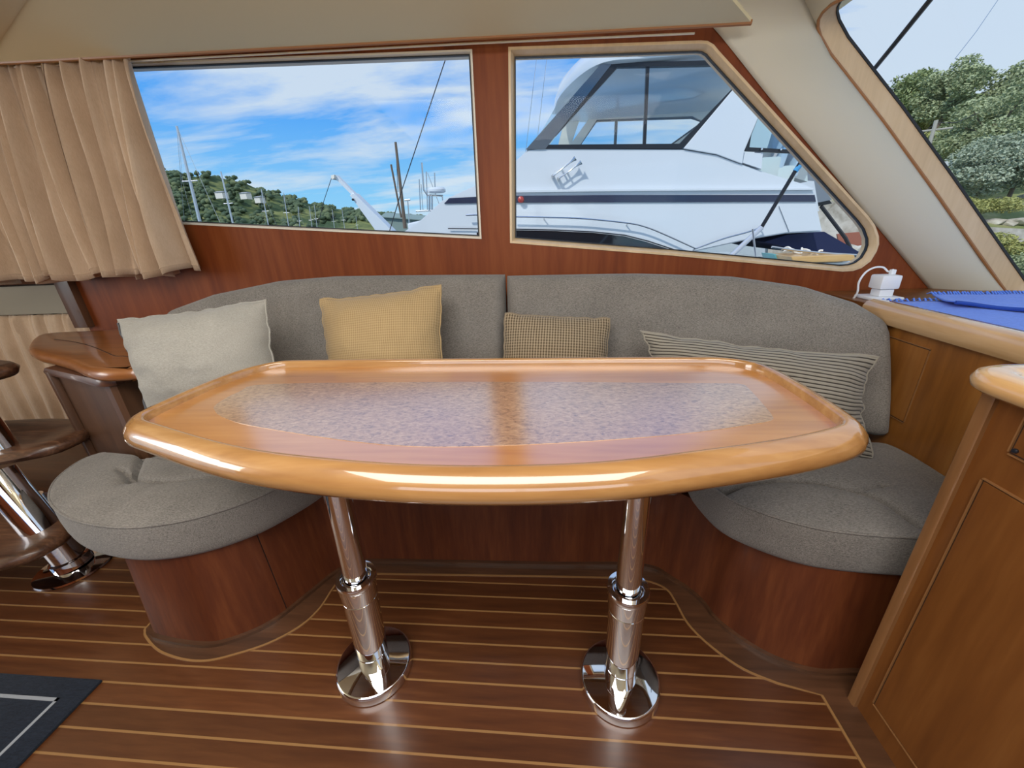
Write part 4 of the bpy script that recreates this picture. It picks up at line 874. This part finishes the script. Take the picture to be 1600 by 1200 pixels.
# horns
for nm, a, b in [('horn', (0.1, 5.88, 1.655), (0.367, 5.88, 1.827)), ('horn', (0.176, 5.88, 1.621), (0.442, 5.88, 1.778))]:
    a = V(a); b = V(b); d = (b-a).normalized()
    h = G().lathe([(0, 0), (.010, 0), (.009, (b-a).length*.8), (.02, (b-a).length), (.034, (b-a).length+.03), (.028, (b-a).length+.02), (0, (b-a).length*.9)], a, d, 14).obj('horn', M['chrome'], yt_)
    G().tube([a, a+V((0, .11, 0))], .022, 8).obj('bracket', M['steel'], h); G().tube([a.lerp(b, .45), a.lerp(b, .45)+V((0, .11, 0))], .012, 8).obj('bracket', M['steel'], h)
M['tint_glass'] = mat('tint_glass', (.018, .032, .055), .12, coat=1, coat_ior=2.0)
# flybridge: pillars, glass, roof, far side
panel('front_pillar', [(-0.252, 5.98, 2.001), (0.685, 5.98, 2.847), (0.838, 5.98, 2.862), (0.002, 5.98, 1.987)], 'tint_glass', .10)
fr_o = [(-0.083, 5.985, 1.996), (0.793, 5.985, 2.86), (2.577, 5.985, 2.773), (2.406, 5.985, 2.495), (1.766, 5.985, 1.89)]
fr_i = [(0.036, 5.985, 2.037), (0.896, 5.985, 2.809), (2.426, 5.985, 2.728), (2.326, 5.985, 2.533), (1.728, 5.985, 1.95)]
ring = G()
k = len(fr_o)
ring.loft([[V(p) for p in fr_o], [V(p)+V((0, .06, 0)) for p in fr_o], [V(p)+V((0, .06, 0)) for p in fr_i], [V(p) for p in fr_i], [V(p) for p in fr_o]], caps=False)
ring.obj('side_window_frame', M['black_frame'], yt_, smooth=0)
panel('side_pane', [(0.036, 6.01, 2.041), (0.899, 6.01, 2.816), (2.436, 6.01, 2.735), (2.335, 6.01, 2.539), (1.735, 6.01, 1.954)], 'yacht_glass', .012)
panel('window_divider', [(1.243, 6.0, 2.802), (1.282, 6.0, 2.799), (1.308, 6.0, 1.966), (1.271, 6.0, 1.968)], 'black_frame', .05)
# far side of the flybridge with its own window band
fo_ = [(0.399, 2.369), (0.85, 2.889), (0.585, 3.047), (0.322, 3.165), (0.322, 3.264), (3.983, 3.122), (4.167, 2.155)]; fh = [(0.656, 2.429), (0.97, 2.84), (2.7, 2.784), (2.918, 2.68), (2.379, 2.341)]
def far_wall():
    bm = bmesh.new()
    def lp(P):
        vs = [bm.verts.new((p[0], 8.8, p[1])) for p in P]; return [bm.edges.new((vs[i], vs[(i+1) % len(vs)])) for i in range(len(vs))]
    es = lp(fo_)+lp(fh); bmesh.ops.triangle_fill(bm, use_beauty=True, edges=es, normal=(0, -1, 0))
    off = OFF[yt_]
    for v in bm.verts: v.co -= off
    me = bpy.data.meshes.new('far_side'); bm.to_mesh(me); bm.free(); me.materials.append(M['gelcoat_cream']); o = bpy.data.objects.new('far_side', me); C.objects.link(o); o.parent = yt_; OFF[o] = off
    md = o.modifiers.new('solid', 'SOLIDIFY'); md.thickness = .08; md.offset = 1
    return o
fw = far_wall()
fhp = [(p[0], 8.78, p[1]) for p in fh]
G().tube(fhp, .035, 6, closed=True).obj('far_frame', M['black_frame'], yt_)
q = [(1.332, 8.76, 2.82), (1.331, 8.76, 2.395)]
G().tube(q, .03, 6).obj('far_divider', M['black_frame'], yt_)
# front brow and hard top
ro = [(0.733, 6.0, 2.863), (1.162, 6.0, 2.865), (2.871, 6.0, 2.782), (3.729, 9.0, 3.848), (0.645, 9.0, 3.786), (0.359, 8.6, 3.422), (0.491, 7.5, 3.19)]
zt = ro[0][2]; 
top = [(p[0], p[1]) for p in ro]
pl_ = [V((ro[0][0]-.02, 5.97)), V((ro[0][0]+.5, 5.95)), V((ro[2][0]+.3, 5.95)), V((ro[2][0]+.3, 9.05)), V((ro[0][0]+.2, 9.05)), V((ro[0][0]-.45, 8.6)), V((ro[0][0]-.55, 7.6)), V((ro[0][0]-.35, 6.6))]
pl_ = resample(smooth_path(pl_[4:]+pl_[:2], 6), 40, False)+[V((ro[2][0]+.3, 5.95)), V((ro[2][0]+.3, 9.05))]
G().loft([[(p.x, p.y, z) for p in inset(pl_, d)] for d, z in ((.05, zt-.02), (0, zt+.0), (-.01, zt+.08), (.03, zt+.20), (.16, zt+.29), (.5, zt+.34))]).obj('hard_top', M['gelcoat'], yt_, smooth=50)
G().tube([V((ro[0][0]+.1, 5.935, zt+.035)), V((ro[2][0]+.3, 5.935, zt+.035))], .012, 6).obj('roof_line', M['black_frame'], yt_)
# front windscreen of the flybridge: cream screen and mullions, raked
q = [(-0.204, 6.05, 2.009), (0.771, 6.05, 2.856), (0.601, 8.7, 3.66), (0.108, 8.7, 3.447), (-0.122, 8.8, 2.398)]
G().prism([q[0], q[1], q[2], q[4]], (.03, 0, .02)).obj('front_screen', M['yacht_glass'], yt_, smooth=0)
G().prism([V(q[4])+V((.35, 0, 0)), V(q[4])+V((.6, 0, 0)), V(q[2])+V((.35, 0, 0)), V(q[2])], (0, .1, 0)).obj('far_pillar', M['gelcoat_cream'], yt_, smooth=0)
q = [(1.778, 5.97, 1.891), (2.334, 5.97, 2.534), (2.386, 5.97, 2.794), (2.926, 5.97, 2.781), (2.666, 5.97, 2.252), (2.537, 5.97, 1.819), (2.538, 5.97, 1.675), (2.202, 5.97, 1.802)]
panel('wing', q, 'gelcoat', .12, bevel=.01)
# aft clears, helm seats, cockpit coaming
fr = [(2.553, 5.99, 1.821), (2.553, 5.99, 2.004), (2.606, 5.99, 2.22), (2.667, 5.99, 2.303), (3.687, 5.99, 2.335), (3.926, 5.99, 1.708), (3.154, 5.99, 1.759)]; fi = [(2.601, 5.99, 1.861), (2.601, 5.99, 1.995), (2.656, 5.99, 2.197), (2.712, 5.99, 2.26), (3.661, 5.99, 2.298), (3.869, 5.99, 1.753), (3.145, 5.99, 1.802)]
G().loft([[V(p) for p in fr], [V(p)+V((0, .03, 0)) for p in fr], [V(p)+V((0, .03, 0)) for p in fi], [V(p) for p in fi], [V(p) for p in fr]], caps=False).obj('clear_frame', M['black_frame'], yt_, smooth=0)
panel('clear_pane', [V(p)+V((0, .01, 0)) for p in fi], 'vinyl_glass', .006)
for p in [(2.747, 5.975, 1.829), (2.982, 5.975, 1.812)]: G().lathe([(0, 0), (.014, 0), (.012, .01), (0, .012)], p, (0, -1, 0), 10).obj('stud', M['chrome'], yt_)
panel('coaming', [(2.552, 6.0, 1.808), (2.782, 6.0, 1.788), (2.8, 6.0, 1.606), (2.548, 6.0, 1.693)], 'gelcoat', .5)
panel('helm_console', [(3.042, 6.6, 1.87), (3.643, 6.6, 1.836), (3.744, 6.6, 1.463), (3.077, 6.6, 1.677)], 'gelcoat_cream', 1.2)
for a in [(3.189, 6.3, 1.712), (2.986, 6.3, 1.829)]:
    x, y, z = a
    G().box(x-.06, x+.22, y, y+.5, z-.35, z-.05).obj('seat', M['gelcoat_cream'], yt_, bevel=.05)
    G().prism([(x+.16, y, z-.2), (x+.24, y, z-.2), (x+.34, y, z+.32), (x+.24, y, z+.36)], (0, .5, 0)).obj('seat_back', M['gelcoat'], yt_, bevel=.03)
q = [(3.093, 5.98, 1.151), (3.29, 5.98, 0.824)]
G().tube(q, .004, 4).obj('panel_joint', M['steel'], yt_)
panel('transom_canvas', [(3.16, 6.3, 0.686), (3.449, 6.3, 0.77), (3.943, 6.3, 0.791), (4.558, 6.3, 0.455), (4.595, 6.3, 0.383), (3.854, 6.3, 0.509)], 'navy_canvas', 2.4)
G().box(1.2, 3.9, 6.1, 9.2, -1.5, .35).obj('cockpit_side', M['gelcoat'], yt_, bevel=.05)
# aerials, boat-hook
q = [(1.661, 3.0, 1.423), (1.621, 3.0, 1.328), (1.466, 3.0, 0.978), (1.287, 3.0, 0.789)]
bh = thing('deck_brush', 'telescopic dark and silver pole leaning up outside the slanted window', 'pole', q[3])
G().tube([q[0], q[2]], .012, 10).obj('dark_tube', M['black_metal'], bh); G().tube([q[2], V(q[3])+(V(q[3])-V(q[2]))*2.2], .017, 10).obj('silver_tube', M['alloy'], bh)
G().tube([V(q[1])+V((-.01, 0, -.02)), V(q[1])+V((.01, 0, .012))], .0155, 10).obj('clip', mat('clip_blue', (.05, .30, .60), .5), bh)
q = [(1.362, 2.9, 0.972), (1.415, 2.9, 0.792), (1.468, 2.9, 0.497)]
tag(G().tube(q, .006, 6).obj('guard_rail', M['steel']), 'thin steel stanchion right of the leaning silver pole', 'rail')
# small craft between the yacht and the sea wall
b2 = thing('canopied_boat', 'grey cruiser with dark canopy half hidden behind the white yacht', 'boat', (6.801, 11.0, 1.06))
q = [(5.511, 11.0, 2.682), (6.065, 11.0, 2.13), (6.907, 11.0, 1.226), (6.485, 11.0, 1.161), (5.855, 11.0, 2.049), (5.408, 11.0, 2.495)]
G().prism(q, (0, 1.2, 0)).obj('canopy', M['black_frame'], b2, smooth=0)
q = [(5.639, 10.9, 2.141), (6.116, 10.9, 2.023), (6.823, 10.9, 1.309), (6.296, 10.9, 1.223), (5.478, 10.9, 1.883)]
G().prism(q, (0, .1, 0)).obj('clear_side', mat('canopy_grey', (.20, .23, .27), .3), b2, smooth=0)
q = [(5.43, 10.5, 1.78), (6.092, 10.5, 1.707), (6.351, 10.5, 1.067), (5.568, 10.5, 1.104)]
G().prism(q, (0, 1, 0)).obj('cabin', M['gelcoat'], b2, smooth=0)
q = [(6.671, 11.0, 1.18), (7.417, 11.0, 0.419), (7.763, 11.0, -0.051)]
G().tube(q, .04, 6).obj('mooring_line', M['dark_wire'], b2)
b3 = thing('varnished_dinghy', 'varnished wooden boat with coiled rope at the lower corner of the slanted window', 'boat', (2.898, 4.6, 0.57))
q = [(2.603, 4.6, 0.627), (3.233, 4.6, 0.622), (3.268, 4.6, 0.562), (3.092, 4.6, 0.556), (2.643, 4.6, 0.56)]
G().prism(q, (0, .5, 0)).obj('gunwale', M['boat_orange'], b3, smooth=0, bevel=.01)
G().box(q[0][0]-.2, q[1][0]+.1, 4.7, 5.2, -1.5, q[3][2]-.01).obj('hull', M['gelcoat'], b3, bevel=.04)
q = [(2.466, 4.75, 0.722), (2.7, 4.75, 0.679), (3.039, 4.75, 0.633), (3.373, 4.75, 0.6)]
G().tube(q, .014, 6).obj('grab_rail', M['steel'], b3)
rnd2 = random.Random(9); rp = G(); q0, q1 = V(q[1]), V(q[2])
rp.tube(smooth_path([q0.lerp(q1, t/14)+V((0, rnd2.uniform(.05, .25), rnd2.uniform(-.03, .035))) for t in range(-2, 16)], 4), .010, 6); rp.obj('rope', M['gelcoat_cream'], b3)
q = [(2.58, 4.9, 0.634), (2.797, 4.9, 0.612), (2.783, 4.9, 0.549), (2.613, 4.9, 0.57)]
G().prism(q, (0, .3, 0)).obj('fender', mat('fender_teal', (.12, .35, .36), .4), b3, bevel=.02)
# ------------------------------------------------------------------ sea wall, bank and trees off the bow
sw = thing('sea_wall', 'pale concrete sea wall with rubble top beyond the white yacht stern', 'wall', (9.453, 14.246, 0.751))
q = [(7.466, 15.14, 1.387), (8.871, 14.508, 1.475), (9.544, 14.205, 1.025), (10.581, 13.738, 0.696), (11.888, 13.15, 0.512), (13.504, 12.423, 0.314), (14.032, 12.186, -1.544), (7.83, 14.977, -0.954)]
G().prism(q, (.3, .8, 0)).obj('wall_face', M['rock'], sw, smooth=0)
q = [(9.06, 13.843, 0.377), (9.642, 13.581, 0.431), (10.616, 13.143, 0.22), (10.697, 13.106, -0.138), (9.192, 13.784, -0.004)]
G().prism(q, (.1, .2, 0)).obj('brick_footing', M['brick_red'], sw, smooth=0)
rr_ = random.Random(2)
L0, L1 = [(8.644, 13.25, -0.065), (12.773, 11.392, -0.553)]
for k in range(34):
    p = V(L0).lerp(V(L1), rr_.random())+V((0, 0, rr_.uniform(-.3, .15))); g = G(); clump(g, p, rr_.uniform(.18, .38), rr_, .7)
    o = g.obj('stone', M['rock'], sw, smooth=0)
# the bank: a slope that climbs away behind the sea wall
bk = [(7.77, 16.454, 0.845), (10.332, 15.301, 0.82), (12.546, 14.304, 0.519), (14.572, 13.393, 0.22), (17.281, 12.174, -0.157)]
def bank(u, v):
    i = u*4; a = int(min(3, i)); p = V(bk[a]).lerp(V(bk[a+1]), i-a); d = V((.55, .83, 0))
    return p+d*v*34+V((0, 0, -.2+9.5*v**1.15+.35*noise.noise(V((u*14, v*9, 1)))*min(1, v*5)))
BK = struct(G().grid(bank, 60, 40, False).obj('bank', M['shore'], at=(0, 0, 0), smooth=80))
def tree(name, label, c, top_r, h_r, m, leaves, size, seed, lean=(0, 0), trunk=True, nclump=22, group='trees on the bank'):
    r = random.Random(seed); c = V(c)
    t = thing(name, label, 'tree', (c.x, c.y, c.z-h_r*1.6), group)
    cl = []
    for i in range(nclump):
        while True:
            a = V((r.uniform(-1, 1), r.uniform(-1, 1), r.uniform(-1, 1)))
            if .25 < a.length < 1: break
        cl.append(c+V((a.x*top_r+lean[0]*a.z*top_r, a.y*top_r, a.z*h_r)))
    base = V((c.x-lean[0]*top_r*1.3, c.y, c.z-h_r*1.7))
    if trunk:
        g = G(); g.tube([base, base.lerp(c, .5)+V((.05, 0, 0)), c+V((0, 0, h_r*.3))], [top_r*.085, top_r*.06, top_r*.02], 7); g.obj('trunk', M['bark'], t)
        g = G()
        for q in cl[::2]: s = base.lerp(c, r.uniform(.45, .95)); g.tube([s, s.lerp(q, .5)+V((0, 0, .1*h_r)), q], [top_r*.028, top_r*.02, top_r*.008], 5)
        tag(g.obj('branches', M['bark'], t), kind='stuff')
    g = G()
    for i in range(leaves):
        q = r.choice(cl); k = top_r*.52
        while True:
            a = V((r.uniform(-1, 1), r.uniform(-1, 1), r.uniform(-1, 1)))
            if a.length < 1: break
        p = q+V((a.x*k, a.y*k, a.z*k*.75*h_r/top_r))
        u = V((r.uniform(-1, 1), r.uniform(-1, 1), r.uniform(-.6, .6))).normalized(); w = u.cross(V((r.uniform(-1, 1), r.uniform(-1, 1), r.uniform(-1, 1)))).normalized(); s = size*r.uniform(.6, 1.3)
        kk = len(g.v); g.v += [tuple(p-u*s), tuple(p+w*s*.45), tuple(p+u*s), tuple(p-w*s*.45)]; g.f.append((kk, kk+1, kk+2, kk+3))
    tag(g.obj('foliage', M[m], t, smooth=0), kind='stuff')
    return t
for a in [('tree', 'thin olive gum tree at the left end of the ridge off the bow', (19.66, 27.907, 6.69), {'top_r': 1.23, 'h_r': 1.12, 'm': 'leaf_dark', 'leaves': 7410, 'size': 0.092, 'seed': 0, 'lean': (0.3, 0), 'trunk': True}), ('tree', 'wind-bent gum tree with open crown left of the dark pine', (18.843, 25.032, 6.376), {'top_r': 1.22, 'h_r': 0.99, 'm': 'leaf_dark', 'leaves': 8550, 'size': 0.081, 'seed': 1, 'lean': (0.4, 0), 'trunk': True}), ('tree', 'tall dark bushy tree standing highest on the ridge off the bow', (18.588, 22.984, 5.905), {'top_r': 1.07, 'h_r': 1.07, 'm': 'leaf_mid', 'leaves': 10830, 'size': 0.074, 'seed': 2, 'lean': (0.3, 0), 'trunk': True}), ('tree', 'tree at the right edge of the windscreen reaching above the ridge', (19.677, 21.413, 5.196), {'top_r': 1.27, 'h_r': 1.08, 'm': 'leaf_mid', 'leaves': 12825, 'size': 0.073, 'seed': 3, 'lean': (0.25, 0), 'trunk': True}), ('tree', 'broad green wattle filling the middle of the bank', (16.683, 18.437, 3.648), {'top_r': 1.35, 'h_r': 1.09, 'm': 'leaf_mid', 'leaves': 18525, 'size': 0.065, 'seed': 4, 'lean': (0.2, 0), 'trunk': True}), ('tree', 'dark tree behind the leaning utility pole', (20.433, 26.478, 5.515), {'top_r': 1.43, 'h_r': 0.8, 'm': 'leaf_dark', 'leaves': 8550, 'size': 0.088, 'seed': 5, 'lean': (0, 0), 'trunk': True}), ('tree', 'yellow-green bush around the foot of the utility pole', (17.379, 21.366, 3.502), {'top_r': 0.88, 'h_r': 0.52, 'm': 'leaf_yellow', 'leaves': 7410, 'size': 0.068, 'seed': 6, 'lean': (0, 0), 'trunk': False}), ('tree', 'grey-green tree leaning over the pale rock band', (14.079, 15.284, 2.058), {'top_r': 1.13, 'h_r': 0.75, 'm': 'leaf_grey', 'leaves': 18525, 'size': 0.052, 'seed': 7, 'lean': (0.15, 0), 'trunk': True}), ('tree', 'yellowish bush at the far left of the bank', (19.388, 25.867, 4.788), {'top_r': 0.79, 'h_r': 0.62, 'm': 'leaf_yellow', 'leaves': 4560, 'size': 0.081, 'seed': 8, 'lean': (0, 0), 'trunk': False}), ('tree', 'grey-green bush at the right edge above the rocks', (14.692, 15.009, 2.255), {'top_r': 0.79, 'h_r': 0.73, 'm': 'leaf_grey', 'leaves': 10260, 'size': 0.051, 'seed': 9, 'lean': (0, 0), 'trunk': True}), ('tree', 'dry yellow bush below the rock band', (9.046, 8.901, 0.139), {'top_r': 0.51, 'h_r': 0.32, 'm': 'leaf_yellow', 'leaves': 9120, 'size': 0.03, 'seed': 10, 'lean': (0, 0), 'trunk': False}), ('tree', 'green bush low down at the right edge of the windscreen', (7.844, 7.28, -0.061), {'top_r': 0.39, 'h_r': 0.29, 'm': 'leaf_mid', 'leaves': 7410, 'size': 0.025, 'seed': 11, 'lean': (0, 0), 'trunk': False}), ('tree', 'dry olive bush between the rock band and the grey-green tree', (12.804, 13.696, 0.995), {'top_r': 0.69, 'h_r': 0.27, 'm': 'leaf_yellow', 'leaves': 6270, 'size': 0.039, 'seed': 12, 'lean': (0, 0), 'trunk': False})]: tree(*a[:3], **a[3])
up = [(14.128, 17.892, 3.933), (14.153, 17.881, 2.774)]
t = thing('utility_pole', 'leaning pale utility pole in front of the trees off the bow', 'pole', up[1])
G().tube([V(up[1])-V((0, 0, .6)), up[0]], .06, 8).obj('pole', M['pole_grey'], t)
d_ = V((1, -.45, 0)).normalized(); G().tube([V(up[0])-d_*.5+V((0, 0, -.3)), V(up[0])+d_*.5+V((0, 0, -.3))], .035, 6).obj('crossarm', M['pole_grey'], t)
WR = [[(14.148, 17.883, 3.851), (13.542, 18.156, 3.537)], [(14.148, 17.883, 3.851), (15.101, 17.454, 4.009)], [(14.145, 17.885, 3.733), (13.571, 18.143, 3.41)]]
for k, w in enumerate(WR):
    G().tube([w[0], (V(w[0])+V(w[1]))/2-V((0, 0, .15)), w[1]], .012, 4).obj('wire', M['dark_wire'], t)
q = [(18.74, 23.217, 3.13), (19.03, 23.087, 3.365), (19.421, 22.911, 3.158), (19.503, 22.874, 2.665), (18.903, 23.144, 2.618)]
tag(G().prism(q, (.5, 1, 0)).obj('parked_van', M['gelcoat'], bevel=.15), 'white vehicle glimpsed below the utility pole', 'vehicle')
rk = random.Random(8)
rkp = [((14.202, 15.599, 0.406), 0.3), ((14.54, 15.447, 0.451), 0.34), ((14.833, 15.315, 0.477), 0.36), ((15.158, 15.169, 0.403), 0.3), ((15.414, 15.054, 0.469), 0.34), ((14.439, 15.492, 0.193), 0.25), ((13.95, 15.712, 0.56), 0.22), ((15.037, 15.223, 0.211), 0.24), ((15.122, 15.185, 1.019), 0.22), ((14.759, 15.348, 1.159), 0.2), ((15.265, 15.121, 1.196), 0.25)]
for k, (p, r) in enumerate(rkp):
    g = G(); clump(g, V(p), r, rk, .45); g.obj('boulder', M['rock'], BK, smooth=0, bevel=.03)
wp = [(1.076, 1.678, 1.475), (1.047, 1.553, 1.518), (1.014, 1.412, 1.568), (0.995, 1.331, 1.597)]
tag(G().tube(wp, .0068, 8).obj('wiper_arm', M['black_metal']), 'dark wiper arm crossing the upper windscreen', 'wiper')
q = [(18.429, 23.357, 7.159), (18.816, 23.183, 8.027), (19.183, 23.018, 9.095)]
tag(G().tube(q, .012, 4).obj('power_line', M['steel']), 'thin pale power line in the sky above the trees off the bow', 'line')
